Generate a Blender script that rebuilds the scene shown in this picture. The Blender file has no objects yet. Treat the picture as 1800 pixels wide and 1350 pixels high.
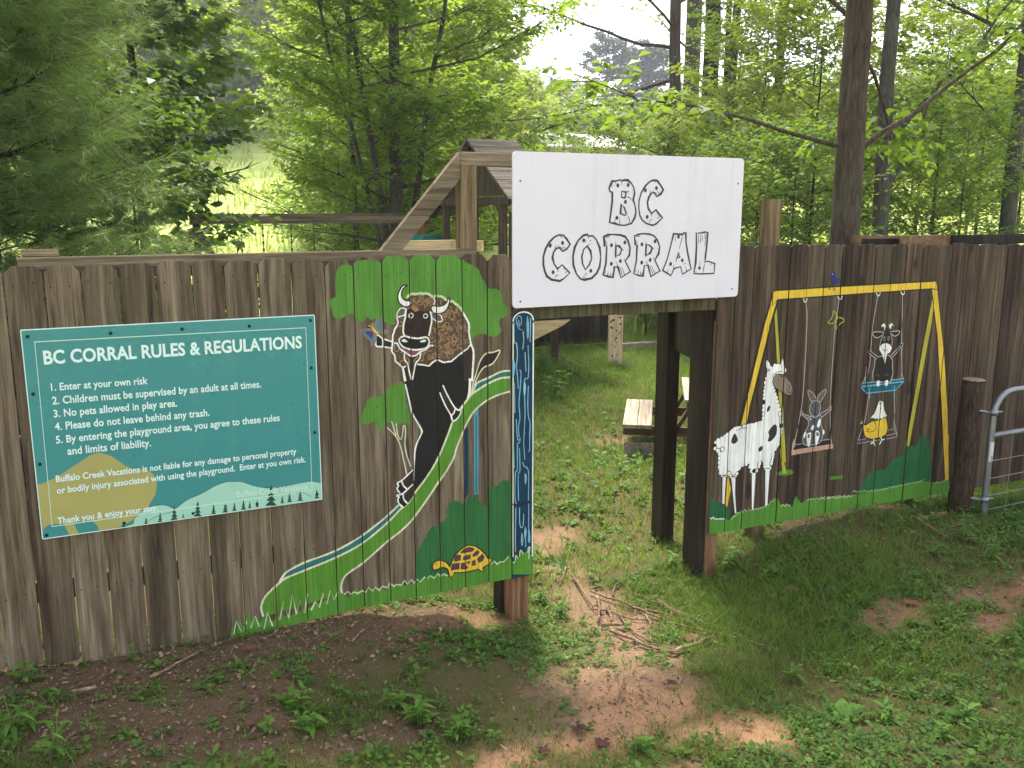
import bpy, math, random
import numpy as np
from mathutils import Vector, noise as mnoise
from mathutils.geometry import tessellate_polygon

scene = bpy.context.scene
C = scene.collection
R = math.radians

# ------------------------------------------------------------------ camera
CAM_Z, CAM_Y, FPX = 1.92, -4.0, 1570.0
PITCH, YAW = R(11.0), R(26.4)
cam_data = bpy.data.cameras.new('camera')
cam = bpy.data.objects.new('camera', cam_data)
C.objects.link(cam)
cam.location = (0, CAM_Y, CAM_Z)
cam.rotation_euler = (R(90) - PITCH, 0, -YAW)
cam_data.sensor_width = 36.0
cam_data.lens = FPX / 1800 * 36.0
cam_data.clip_end = 2000
scene.camera = cam

# ------------------------------------------------------------------ sky, sun, exposure
SUN_EL, SUN_AZ = R(58), R(20)          # azimuth from +Y towards +X
world = bpy.data.worlds.new("World")
scene.world = world
world.use_nodes = True
wn = world.node_tree
bg = wn.nodes['Background']
sky = wn.nodes.new('ShaderNodeTexSky')
sky.sky_type = 'NISHITA'
sky.sun_disc = False
sky.sun_elevation = SUN_EL
sky.sun_rotation = SUN_AZ
sky.air_density = 1.0
sky.dust_density = 4.0
sky.ozone_density = 1.0
hs = wn.nodes.new('ShaderNodeHueSaturation')       # thin white overcast: a paler sky than a clear one
hs.inputs['Saturation'].default_value = .5
wn.links.new(sky.outputs[0], hs.inputs['Color'])
hm = wn.nodes.new('ShaderNodeMix'); hm.data_type = 'RGBA'; hm.blend_type = 'MULTIPLY'; hm.inputs[0].default_value = 1.0
hm.inputs[7].default_value = (1.0, .925, .985, 1)
wn.links.new(hs.outputs[0], hm.inputs[6])
wn.links.new(hm.outputs[2], bg.inputs[0])
bg.inputs[1].default_value = 0.15
sun_d = bpy.data.lights.new('sun', 'SUN')
sun = bpy.data.objects.new('sun', sun_d)
C.objects.link(sun)
sun_d.energy = 2.2
sun_d.angle = R(8)
sun_d.color = (1.0, 0.94, 0.82)
sdir = Vector((math.sin(SUN_AZ) * math.cos(SUN_EL), math.cos(SUN_AZ) * math.cos(SUN_EL), math.sin(SUN_EL)))
sun.rotation_euler = sdir.to_track_quat('Z', 'Y').to_euler()
sun.location = sdir * 60
scene.view_settings.view_transform = 'Standard'
scene.view_settings.look = 'None'
scene.view_settings.exposure = 2.0
scene.view_settings.gamma = 1.0
scene.cycles.max_bounces = 8
scene.cycles.diffuse_bounces = 3
scene.cycles.glossy_bounces = 2
scene.cycles.transmission_bounces = 5
scene.cycles.transparent_max_bounces = 8
scene.cycles.volume_bounces = 0
scene.cycles.use_denoising = True
scene.cycles.denoising_prefilter = 'ACCURATE'
scene.cycles.caustics_reflective = False
scene.cycles.caustics_refractive = False

# ------------------------------------------------------------------ photo pixel -> world
_f = np.array([math.sin(YAW) * math.cos(PITCH), math.cos(YAW) * math.cos(PITCH), -math.sin(PITCH)])
_r = np.array([math.cos(YAW), -math.sin(YAW), 0.0])
_u = np.cross(_r, _f)
CAM = np.array([0, CAM_Y, CAM_Z])


def ray(px, py):
    return _f * FPX + _r * (px - 900) + _u * (675 - py)


def P(px, py, Y=0.0):
    """point on the upright plane at depth Y"""
    d = ray(px, py)
    return CAM + d * ((Y - CAM_Y) / d[1])


def XZ(px, py, Y=0.0):
    p = P(px, py, Y)
    return (p[0], p[2])


def Xat(px, Y):
    return P(px, 370, Y)[0]


# ------------------------------------------------------------------ terrain
CTRL = np.array([
    (-3, 0, .06), (-1, 0, .05), (-.4, 0, .03), (0, 0, -.005), (.35, 0, -.01), (.7, 0, -.01), (1.1, 0, -.02), (1.5, 0, -.09), (1.9, -.02, -.26), (-.2, -.5, .02), (.5, -.5, -.01), (1.2, -.5, -.08), (2.1, .02, -.28),
    (2.7, 0, -.31), (3.3, 0, -.29), (3.6, 0, -.08), (4.0, 0, -.02), (4.6, 0, -.01), (5.1, -.1, -.07), (6.2, 0, -.14), (9, 0, -.2),
    (-2, -1.5, .06), (-1, -1.4, .03), (0, -1.4, -.02), (1, -1.4, -.12), (2, -1.4, -.17), (3, -1.1, -.22), (4, -1.0, -.12), (5, -.9, -.10), (7, -1, -.15),
    (0, -2.6, -.04), (1, -2.6, -.08), (2, -2.6, -.10), (3, -2.6, -.06), (-2, -3, .05), (0, -6, .1), (4, -5, .1), (8, -4, 0),
    (2.7, 1.0, -.36), (3.5, .8, -.37), (1, 1, -.2), (5, 1.0, -.25), (2.5, 3, -.40), (5, 3, -.38), (0, 3, -.3), (8, 3, -.3),
    (4, 8, -.42), (8, 8, -.42), (0, 8, -.35), (-4, 6, -.1), (12, 8, -.4), (6, 14, -.4), (0, 14, -.4), (14, 14, -.3), (-10, 10, .2), (20, 6, -.2),
])


def ground_z(x, y):
    x = np.atleast_1d(np.asarray(x, float)); y = np.atleast_1d(np.asarray(y, float))
    num = np.zeros_like(x); den = np.zeros_like(x)
    for cx, cy, cz in CTRL:
        w = 1.0 / (((x - cx) ** 2 + (y - cy) ** 2) + .03) ** 1.7
        num += w * cz; den += w
    z = num / den
    d = np.sqrt(x * x + (y - CAM_Y) ** 2)
    t = np.clip((d - 19) / (85 - 19), 0, 1)
    az = np.clip((np.degrees(np.arctan2(x, np.maximum(y - CAM_Y, .01))) - 13) / 12, 0, 1)
    z = z + (9.5 - 3.6 * az * az * (3 - 2 * az)) * (t * t * (3 - 2 * t)) + np.clip(d - 85, 0, 200) * .02
    return z


def gz(x, y):
    return float(ground_z(x, y)[0])


def G(px, py):
    """point where the view ray of a photo pixel meets the terrain"""
    d = ray(px, py); d = d / np.linalg.norm(d)
    t = 1.0
    for _ in range(4000):
        p = CAM + d * t
        h = p[2] - gz(p[0], p[1])
        if h < .004:
            break
        t += max(.004, h * .5)
        if t > 200:
            break
    return CAM + d * t


# ------------------------------------------------------------------ object helpers
def tag(o, label=None, cat=None, group=None, kind=None):
    if label: o['label'] = label
    if cat: o['category'] = cat
    if group: o['group'] = group
    if kind: o['kind'] = kind
    return o


def empty(name, loc=(0, 0, 0), rz=0.0):
    o = bpy.data.objects.new(name, None)
    o.empty_display_size = .1
    C.objects.link(o)
    o.location = loc
    o.rotation_euler = (0, 0, rz)
    return o


def link_mesh(name, me, mats, parent=None, smooth=False):
    o = bpy.data.objects.new(name, me)
    C.objects.link(o)
    for m in (mats if isinstance(mats, (list, tuple)) else [mats]):
        me.materials.append(m)
    if smooth:
        me.polygons.foreach_set('use_smooth', [True] * len(me.polygons))
    if parent is not None:
        o.parent = parent
    return o


def np_mesh(name, verts, faces, mats, parent=None, tint=None, smooth=False, matidx=None):
    """verts (N,3), faces (M,k); tint (M,) is stored per face"""
    me = bpy.data.meshes.new(name)
    verts = np.asarray(verts, np.float32); faces = np.asarray(faces, np.int32)
    M, k = faces.shape
    me.vertices.add(len(verts)); me.vertices.foreach_set('co', verts.ravel())
    me.loops.add(M * k); me.loops.foreach_set('vertex_index', faces.ravel())
    me.polygons.add(M)
    me.polygons.foreach_set('loop_start', np.arange(0, M * k, k, dtype=np.int32))
    me.polygons.foreach_set('loop_total', np.full(M, k, np.int32))
    if tint is not None:
        a = me.attributes.new('tint', 'FLOAT', 'FACE')
        a.data.foreach_set('value', np.asarray(tint, np.float32))
    if matidx is not None:
        me.polygons.foreach_set('material_index', np.asarray(matidx, np.int32))
    me.update(calc_edges=True)
    me.validate()
    return link_mesh(name, me, mats, parent, smooth)


class MB:
    """collects shapes, builds ONE mesh"""
    def __init__(s):
        s.v = []; s.f = []; s.t = []; s.m = []

    def add(s, vs, fs, tint=0.5, mat=0):
        b = len(s.v)
        s.v += [tuple(v) for v in vs]
        for f in fs:
            s.f.append([b + i for i in f]); s.t.append(tint); s.m.append(mat)

    def hexa(s, p, tint=.5, mat=0):
        """p: 8 points, bottom ring 0-3 then top ring 4-7"""
        s.add(p, [(3, 2, 1, 0), (4, 5, 6, 7), (0, 1, 5, 4), (1, 2, 6, 5), (2, 3, 7, 6), (3, 0, 4, 7)], tint, mat)

    def box(s, x0, x1, y0, y1, z0, z1, tint=.5, mat=0):
        s.hexa([(x0, y0, z0), (x1, y0, z0), (x1, y1, z0), (x0, y1, z0), (x0, y0, z1), (x1, y0, z1), (x1, y1, z1), (x0, y1, z1)], tint, mat)

    def beam(s, a, b, w, h, up=(0, 0, 1), tint=.5, mat=0, ch=.004):
        """rectangular beam from a to b with small chamfers, w across, h along up"""
        a = Vector(a); b = Vector(b); d = (b - a).normalized(); up = Vector(up)
        sx = d.cross(up)
        if sx.length < 1e-4:
            sx = d.cross(Vector((1, 0, 0)))
        sx.normalize(); uu = sx.cross(d).normalized()
        w *= .5; h *= .5; c = min(ch, w * .4, h * .4)
        prof = [(-w + c, -h), (w - c, -h), (w, -h + c), (w, h - c), (w - c, h), (-w + c, h), (-w, h - c), (-w, -h + c)]
        vs = [a + sx * x + uu * y for x, y in prof] + [b + sx * x + uu * y for x, y in prof]
        fs = [(i, (i + 1) % 8, 8 + (i + 1) % 8, 8 + i) for i in range(8)] + [tuple(range(7, -1, -1)), tuple(range(8, 16))]
        s.add(vs, fs, tint, mat)

    def tube(s, pts, rad, n=8, tint=.5, mat=0, cap=True):
        pts = [Vector(p) for p in pts]
        if not isinstance(rad, (list, tuple)):
            rad = [rad] * len(pts)
        vs = []; fs = []
        ref = None
        for i, p in enumerate(pts):
            d = (pts[min(i + 1, len(pts) - 1)] - pts[max(i - 1, 0)]).normalized()
            if ref is None:
                ref = Vector((1, 0, 0)) if abs(d.x) < .8 else Vector((0, 1, 0))
            x = (ref - d * ref.dot(d)).normalized(); y = d.cross(x); ref = x
            for k in range(n):
                an = 2 * math.pi * k / n
                vs.append(p + (x * math.cos(an) + y * math.sin(an)) * rad[i])
        for i in range(len(pts) - 1):
            for k in range(n):
                k2 = (k + 1) % n
                fs.append((i * n + k, i * n + k2, (i + 1) * n + k2, (i + 1) * n + k))
        if cap:
            fs.append(tuple(range(n - 1, -1, -1))); fs.append(tuple(range((len(pts) - 1) * n, len(pts) * n)))
        s.add(vs, fs, tint, mat)

    def disc(s, c, nrm, r, n=8, dome=.3, tint=.5, mat=0, base=0.0):
        c = Vector(c); nrm = Vector(nrm).normalized()
        x = nrm.cross(Vector((0, 0, 1)))
        if x.length < 1e-3: x = Vector((1, 0, 0))
        x.normalize(); y = nrm.cross(x)
        vs = []
        for rr, hh in ((1, -base), (.8, dome * r * .7), ):
            vs += [c + (x * math.cos(2 * math.pi * k / n) + y * math.sin(2 * math.pi * k / n)) * r * rr + nrm * hh for k in range(n)]
        vs.append(c + nrm * dome * r)
        fs = [(k, (k + 1) % n, n + (k + 1) % n, n + k) for k in range(n)] + [(n + k, n + (k + 1) % n, 2 * n) for k in range(n)]
        s.add(vs, fs, tint, mat)

    def build(s, name, mats, parent=None, smooth=False):
        me = bpy.data.meshes.new(name)
        me.from_pydata(s.v, [], s.f)
        a = me.attributes.new('tint', 'FLOAT', 'FACE')
        a.data.foreach_set('value', np.asarray(s.t, np.float32))
        me.polygons.foreach_set('material_index', s.m)
        me.update()
        return link_mesh(name, me, mats, parent, smooth)


def copy_tree(o, parent=None):
    c = o.copy(); C.objects.link(c)
    if parent is not None: c.parent = parent
    for ch in list(o.children):
        copy_tree(ch, c)
    return c


# ------------------------------------------------------------------ materials
def S(r, g, b):
    """sRGB 0-255 -> linear"""
    return tuple((c / 255 / 12.92 if c / 255 <= .04045 else ((c / 255 + .055) / 1.055) ** 2.4) for c in (r, g, b)) + (1.0,)


class NT:
    def __init__(s, name):
        s.m = bpy.data.materials.new(name); s.m.use_nodes = True
        s.t = s.m.node_tree; s.n = s.t.nodes; s.b = s.n['Principled BSDF']; s.out = s.n['Material Output']

    def new(s, typ, **kw):
        n = s.n.new(typ)
        for k, v in kw.items():
            setattr(n, k, v)
        return n

    def ln(s, a, b):
        s.t.links.new(a, b)

    def math(s, op, a, b=None, clamp=False):
        n = s.new('ShaderNodeMath', operation=op, use_clamp=clamp)
        for i, v in enumerate((a, b)):
            if v is None: continue
            if isinstance(v, (int, float)): n.inputs[i].default_value = v
            else: s.ln(v, n.inputs[i])
        return n.outputs[0]

    def mix(s, f, a, b, blend='MIX'):
        n = s.new('ShaderNodeMix', data_type='RGBA', blend_type=blend)
        for i, v in ((0, f), (6, a), (7, b)):
            if isinstance(v, (int, float)): n.inputs[i].default_value = v
            elif isinstance(v, tuple): n.inputs[i].default_value = v
            else: s.ln(v, n.inputs[i])
        return n.outputs[2]

    def noise(s, vec, scale, detail=3, rough=.55, dist=0.0):
        n = s.new('ShaderNodeTexNoise')
        n.inputs['Scale'].default_value = scale; n.inputs['Detail'].default_value = detail
        n.inputs['Roughness'].default_value = rough; n.inputs['Distortion'].default_value = dist
        if vec is not None: s.ln(vec, n.inputs['Vector'])
        return n.outputs[0]

    def ramp(s, v, stops):
        n = s.new('ShaderNodeValToRGB')
        cr = n.color_ramp
        while len(cr.elements) < len(stops): cr.elements.new(.5)
        for e, (p, c) in zip(cr.elements, stops):
            e.position = p; e.color = c if isinstance(c, tuple) else (c, c, c, 1)
        s.ln(v, n.inputs[0])
        return n.outputs[0]

    def attr(s, name='tint'):
        n = s.new('ShaderNodeAttribute'); n.attribute_name = name
        return n.outputs['Fac']

    def bump(s, h, strength=.3, dist=.01):
        n = s.new('ShaderNodeBump'); n.inputs['Strength'].default_value = strength; n.inputs['Distance'].default_value = dist
        s.ln(h, n.inputs['Height']); s.ln(n.outputs[0], s.b.inputs['Normal'])

    def vec(s, scale=(1, 1, 1), use='Object', off=None):
        tc = s.new('ShaderNodeTexCoord')
        mp = s.new('ShaderNodeMapping'); mp.inputs['Scale'].default_value = scale
        s.ln(tc.outputs[use], mp.inputs['Vector'])
        o = mp.outputs[0]
        if off is not None:
            va = s.new('ShaderNodeVectorMath', operation='ADD'); cx = s.new('ShaderNodeCombineXYZ')
            for i in range(3): s.ln(off, cx.inputs[i])
            s.ln(o, va.inputs[0]); s.ln(cx.outputs[0], va.inputs[1]); o = va.outputs[0]
        return o


def wood(name, light, mid, dark, axis='Z', stain=.6, rough=.85, bump=.35, knots=True, green=0.0, fine=1.0):
    """weathered board: long grain along `axis`, knots, stains; 'tint' shifts each board"""
    k = NT(name)
    t = k.attr()
    off = k.math('MULTIPLY', t, 37.0)
    a = {'X': 0, 'Y': 1, 'Z': 2}[axis]

    def sc(across, along):
        v = [across] * 3; v[a] = along
        return tuple(v)
    warp = k.noise(k.vec(sc(6, 2.2), off=off), 1.0, 2)
    vg = k.new('ShaderNodeVectorMath', operation='MULTIPLY_ADD')
    cw = k.new('ShaderNodeCombineXYZ'); k.ln(warp, cw.inputs[0]); k.ln(warp, cw.inputs[1]); k.ln(warp, cw.inputs[2])
    vg.inputs[1].default_value = (1.6, 1.6, .25) if axis == 'Z' else (1.2, 1.2, 1.2)
    k.ln(cw.outputs[0], vg.inputs[0]); k.ln(k.vec(sc(34 * fine, 1.1), off=off), vg.inputs[2])
    grain = k.noise(vg.outputs[0], 1.0, 6, .62)
    fineg = k.noise(k.vec(sc(190 * fine, 5), off=off), 1.0, 3, .6)
    col = k.ramp(grain, [(.30, dark), (.47, mid), (.68, light)])
    col = k.mix(.55, col, k.mix(1.0, col, k.ramp(fineg, [(.33, (.45, .43, .42, 1)), (.6, (1.15, 1.13, 1.1, 1))]), 'MULTIPLY'))
    # board to board
    tv = k.ramp(t, [(0, (.74, .71, .68, 1)), (.5, (1, .97, .94, 1)), (1, (1.24, 1.22, 1.18, 1))])
    col = k.mix(1.0, col, tv, 'MULTIPLY')
    # weather stains: tall soft dark streaks
    st = k.noise(k.vec(sc(11, 1.0), off=off), 1.0, 3, .5)
    stm = k.ramp(st, [(.47, 0.0), (.64, 1.0)])
    pl = k.ramp(k.noise(k.vec(sc(7, 1.3), off=k.math('ADD', off, 5.0)), 1.0, 3, .5), [(.50, 0.0), (.72, .75)])
    col = k.mix(pl, col, k.mix(1.0, col, (1.38, 1.36, 1.32, 1), 'MULTIPLY'))
    col = k.mix(k.math('MULTIPLY', stm, stain), col, k.mix(1.0, col, (.42, .39, .36, 1), 'MULTIPLY'))
    if green:
        gm = k.ramp(k.noise(k.vec(sc(4, .8)), 1.0, 3), [(.45, 0.0), (.7, 1.0)])
        col = k.mix(k.math('MULTIPLY', gm, green), col, S(92, 92, 66))
    ck = k.ramp(k.noise(k.vec(sc(70 * fine, .9), off=k.math('ADD', off, 11.0)), 1.0, 2, .5), [(.685, 0.0), (.715, 1.0)])
    col = k.mix(k.math('MULTIPLY', ck, .7), col, k.mix(1.0, col, (.30, .27, .25, 1), 'MULTIPLY'))
    h = k.math('SUBTRACT', k.math('ADD', grain, k.math('MULTIPLY', fineg, .5)), ck)
    if knots:
        vo = k.new('ShaderNodeTexVoronoi'); vo.inputs['Scale'].default_value = 1.0; vo.inputs['Randomness'].default_value = 1.0
        k.ln(k.vec(sc(4.2, 2.2), off=off), vo.inputs['Vector'])
        sep = k.new('ShaderNodeSeparateColor'); k.ln(vo.outputs['Color'], sep.inputs[0])
        on = k.math('GREATER_THAN', sep.outputs[0], .52)
        kd = k.math('MULTIPLY', k.ramp(vo.outputs['Distance'], [(.04, 1.0), (.085, .75), (.10, .95), (.14, 0.0)]), on)
        halo = k.math('MULTIPLY', k.ramp(vo.outputs['Distance'], [(.10, 1.0), (.30, 0.0)]), on)
        col = k.mix(k.math('MULTIPLY', halo, .35), col, k.mix(1.0, col, (.55, .45, .38, 1), 'MULTIPLY'))
        col = k.mix(k.math('MULTIPLY', kd, .85), col, S(48, 38, 32))
        h = k.math('SUBTRACT', h, kd)
    k.ln(col, k.b.inputs['Base Color'])
    k.b.inputs['Roughness'].default_value = rough
    k.b.inputs['Specular IOR Level'].default_value = .25
    k.bump(h, bump, .006)
    return k.m


def plain(name, col, rough=.6, metal=0.0, var=.12, scale=8.0, bump=0.0, spec=.4):
    k = NT(name)
    n = k.noise(k.vec(), scale, 4)
    c = k.mix(1.0, col, k.ramp(n, [(.3, (1 - var,) * 3 + (1,)), (.7, (1 + var,) * 3 + (1,))]), 'MULTIPLY')
    k.ln(c, k.b.inputs['Base Color'])
    k.b.inputs['Roughness'].default_value = rough; k.b.inputs['Metallic'].default_value = metal
    k.b.inputs['Specular IOR Level'].default_value = spec
    if bump: k.bump(n, bump, .01)
    return k.m


def paint(name, col, wear=.35):
    """house paint brushed on weathered boards: grain shows through as fine streaks and worn flecks"""
    k = NT(name)
    g = k.noise(k.vec((120, 120, 3.5)), 1.0, 4, .6)
    b = k.noise(k.vec((9, 9, 5)), 1.0, 3)
    c = k.mix(1.0, col, k.ramp(g, [(.30, (.66, .66, .66, 1)), (.6, (1.06, 1.06, 1.06, 1))]), 'MULTIPLY')
    c = k.mix(1.0, c, k.ramp(b, [(.35, (.88, .88, .86, 1)), (.65, (1.05, 1.05, 1.05, 1))]), 'MULTIPLY')
    fl = k.math('MULTIPLY', k.ramp(k.noise(k.vec((55, 55, 9)), 1.0, 5, .7), [(.70, 0.0), (.76, 1.0)]), wear)
    c = k.mix(fl, c, S(80, 68, 56))
    k.ln(c, k.b.inputs['Base Color'])
    k.b.inputs['Roughness'].default_value = .62
    k.b.inputs['Specular IOR Level'].default_value = .3
    k.bump(g, .25, .003)
    return k.m


def leafmat(name, base, base2, trans, tw=.45, rough=.55, clump=.6):
    k = NT(name)
    t = k.attr()
    n = k.noise(k.vec(), clump, 2)
    f = k.math('ADD', k.math('MULTIPLY', t, .6), k.math('MULTIPLY', n, .4))
    c = k.ramp(f, [(.2, base), (.8, base2)])
    k.ln(c, k.b.inputs['Base Color'])
    k.b.inputs['Roughness'].default_value = rough
    k.b.inputs['Specular IOR Level'].default_value = .16
    tr = k.new('ShaderNodeBsdfTranslucent')
    k.ln(k.mix(k.math('MULTIPLY', t, .5), trans, tuple(x * 1.35 for x in trans[:3]) + (1,)), tr.inputs[0])
    ms = k.new('ShaderNodeMixShader'); ms.inputs[0].default_value = tw
    k.ln(k.b.outputs[0], ms.inputs[1]); k.ln(tr.outputs[0], ms.inputs[2]); k.ln(ms.outputs[0], k.out.inputs[0])
    return k.m


M = {}
M['fence_wood'] = wood('weathered_picket_wood', S(148, 135, 113), S(114, 101, 82), S(70, 59, 48), 'Z', stain=.75, green=.25)
M['fence_wood_dark'] = wood('dark_picket_wood', S(112, 97, 80), S(80, 66, 53), S(46, 37, 30), 'Z', stain=.75, green=.3)
M['rail_wood'] = wood('weathered_rail_wood', S(142, 130, 108), S(112, 101, 82), S(72, 64, 52), 'X', stain=.4)
M['post_wood'] = wood('post_wood', S(152, 136, 106), S(116, 100, 74), S(70, 58, 42), 'Z', stain=.4)
M['brown_post_wood'] = wood('brown_post_wood', S(162, 128, 92), S(128, 98, 70), S(84, 64, 46), 'Z', stain=.25)
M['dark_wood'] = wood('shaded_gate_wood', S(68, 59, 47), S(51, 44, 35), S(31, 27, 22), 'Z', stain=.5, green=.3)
M['header_wood'] = wood('mossy_header_wood', S(120, 112, 84), S(88, 82, 60), S(54, 50, 38), 'Z', stain=.6, green=.6)
M['pale_sunlit_wood'] = wood('pale_sunlit_lumber', S(232, 212, 164), S(212, 190, 142), S(168, 146, 106), 'X', stain=.15, knots=False)  # pale lumber, with the sunlight on the step board put into its colour
M['play_wood'] = wood('playset_cedar', S(112, 100, 82), S(84, 74, 58), S(50, 43, 34), 'Z', stain=.4)
M['play_wood_x'] = wood('playset_cedar_beam', S(150, 126, 94), S(118, 96, 68), S(76, 60, 44), 'X', stain=.3)
M['table_wood'] = wood('picnic_table_wood', S(182, 174, 158), S(152, 144, 128), S(108, 100, 88), 'Y', stain=.2, knots=False)
M['roof_wood'] = wood('playset_roof_boards', S(150, 144, 132), S(118, 112, 100), S(80, 74, 66), 'X', stain=.3)
M['nail'] = plain('rusty_nail', S(52, 44, 40), .7, .3)
M['stick'] = wood('fallen_stick_bark', S(166, 144, 118), S(120, 100, 80), S(72, 60, 50), 'X', stain=.2, knots=False, fine=2)

# ================================================================== FENCES
rng = random.Random(7)
TH = .019


class Picket:
    def __init__(s, x0, x1, zb, zt, ear, y, tint, rnd=False):
        g = .0028
        s.x0, s.x1, s.y, s.tint, s.zt = x0 + g, x1 - g, y, tint, zt
        e = ear
        if rnd:
            s.poly = [(s.x0, zb), (s.x1, zb), (s.x1, zt - e * 1.0), (s.x1 - e * .35, zt - e * .3), (s.x1 - e * 1.1, zt), (s.x0 + e * 1.1, zt), (s.x0 + e * .35, zt - e * .3), (s.x0, zt - e * 1.0)]
        else:
            s.poly = [(s.x0, zb), (s.x1, zb), (s.x1, zt - e), (s.x1 - e, zt), (s.x0 + e, zt), (s.x0, zt - e)]

    def mesh(s, mb, mat=0, th=TH):
        n = len(s.poly)
        vs = [(x, s.y, z) for x, z in s.poly] + [(x, s.y + th, z) for x, z in s.poly]
        fs = [tuple(range(n)), tuple(range(2 * n - 1, n - 1, -1))]
        fs += [(i, n + i, n + (i + 1) % n, (i + 1) % n) for i in range(n)]
        mb.add(vs, fs, s.tint, mat)


def clip_convex(poly, clip):
    out = poly
    n = len(clip)
    for i in range(n):
        ax, az = clip[i]; bx, bz = clip[(i + 1) % n]
        ex, ez = bx - ax, bz - az
        inp = out; out = []
        if not inp: return []
        for j in range(len(inp)):
            p = inp[j]; q = inp[(j + 1) % len(inp)]
            dp = ex * (p[1] - az) - ez * (p[0] - ax)
            dq = ex * (q[1] - az) - ez * (q[0] - ax)
            if dp >= 0: out.append(p)
            if (dp >= 0) != (dq >= 0):
                t = dp / (dp - dq)
                out.append((p[0] + (q[0] - p[0]) * t, p[1] + (q[1] - p[1]) * t))
    return out


def parse(s, T=None):
    """'x,y x,y' in the coordinates of an enlarged detail -> (X,Z) on the fence plane"""
    ox, oy, k = T if T else (0, 0, 1)
    res = []
    for w in s.split():
        a, b = w.split(',')
        res.append(XZ(ox + float(a) * k, oy + float(b) * k))
    return res


def smooth_pts(p, closed, n=5):
    if len(p) < 3: return p
    out = []
    N = len(p)
    rngi = range(N) if closed else range(N - 1)
    for i in rngi:
        if closed:
            p0, p1, p2, p3 = p[(i - 1) % N], p[i], p[(i + 1) % N], p[(i + 2) % N]
        else:
            p0, p1, p2, p3 = p[max(i - 1, 0)], p[i], p[i + 1], p[min(i + 2, N - 1)]
        for j in range(n):
            t = j / n
            out.append(tuple(.5 * (2 * p1[k] + (p2[k] - p0[k]) * t + (2 * p0[k] - 5 * p1[k] + 4 * p2[k] - p3[k]) * t * t + (3 * p1[k] - p0[k] - 3 * p2[k] + p3[k]) * t ** 3) for k in (0, 1)))
    if not closed: out.append(p[-1])
    return out


def scallop(p, step, h, n=4):
    """bumpy woolly edge along a closed outline"""
    area = sum(p[i][0] * p[(i + 1) % len(p)][1] - p[(i + 1) % len(p)][0] * p[i][1] for i in range(len(p)))
    sg = 1 if area > 0 else -1
    out = []
    for i in range(len(p)):
        a, b = p[i], p[(i + 1) % len(p)]
        L = math.hypot(b[0] - a[0], b[1] - a[1])
        m = max(1, round(L / step))
        nx, nz = (b[1] - a[1]) / (L + 1e-9) * sg, -(b[0] - a[0]) / (L + 1e-9) * sg
        for q in range(m):
            for j in range(n):
                t = (q + j / n) / m
                o = h * math.sin(math.pi * j / n)
                out.append((a[0] + (b[0] - a[0]) * t + nx * o, a[1] + (b[1] - a[1]) * t + nz * o))
    return out


PAINTS = {}


def paintmat(key):
    if key not in PAINTS:
        cols = dict(leafgreen=S(92, 146, 54), slidegreen=S(92, 146, 46), bush=S(52, 112, 58), bushr=S(42, 104, 60), grassg=S(90, 146, 50), teal=S(52, 118, 114), navy=S(22, 60, 84),
                    skyblue=S(90, 160, 180), white=S(252, 250, 238), cream=S(226, 226, 186), black=S(34, 32, 30), brown=S(62, 48, 40), dbrown=S(50, 38, 32), wool=S(92, 74, 56),
                    tan=S(160, 128, 88), orange=S(182, 124, 66), greybrown=S(118, 98, 82), pink=S(150, 84, 92), grey=S(104, 100, 94), trunkgrey=S(112, 100, 92), yellow=S(240, 200, 62), olive=S(188, 180, 60),
                    purple=S(98, 62, 74), violet=S(86, 66, 120), bgrey=S(96, 132, 150), blue=S(46, 54, 120), llamaw=S(255, 253, 244), face=S(146, 126, 108), spot=S(62, 54, 48), rabbit=S(92, 92, 98),
                    salmon=S(212, 158, 124), tealseat=S(22, 100, 116), lightgreen=S(206, 226, 168), ropew=S(196, 184, 176), outline=S(44, 38, 32), paleblue=S(140, 196, 212), lime=S(176, 182, 66))
        PAINTS[key] = paint('paint_' + key, cols[key], .12 if key in ('llamaw', 'white') else .3)
    return PAINTS[key]


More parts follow.
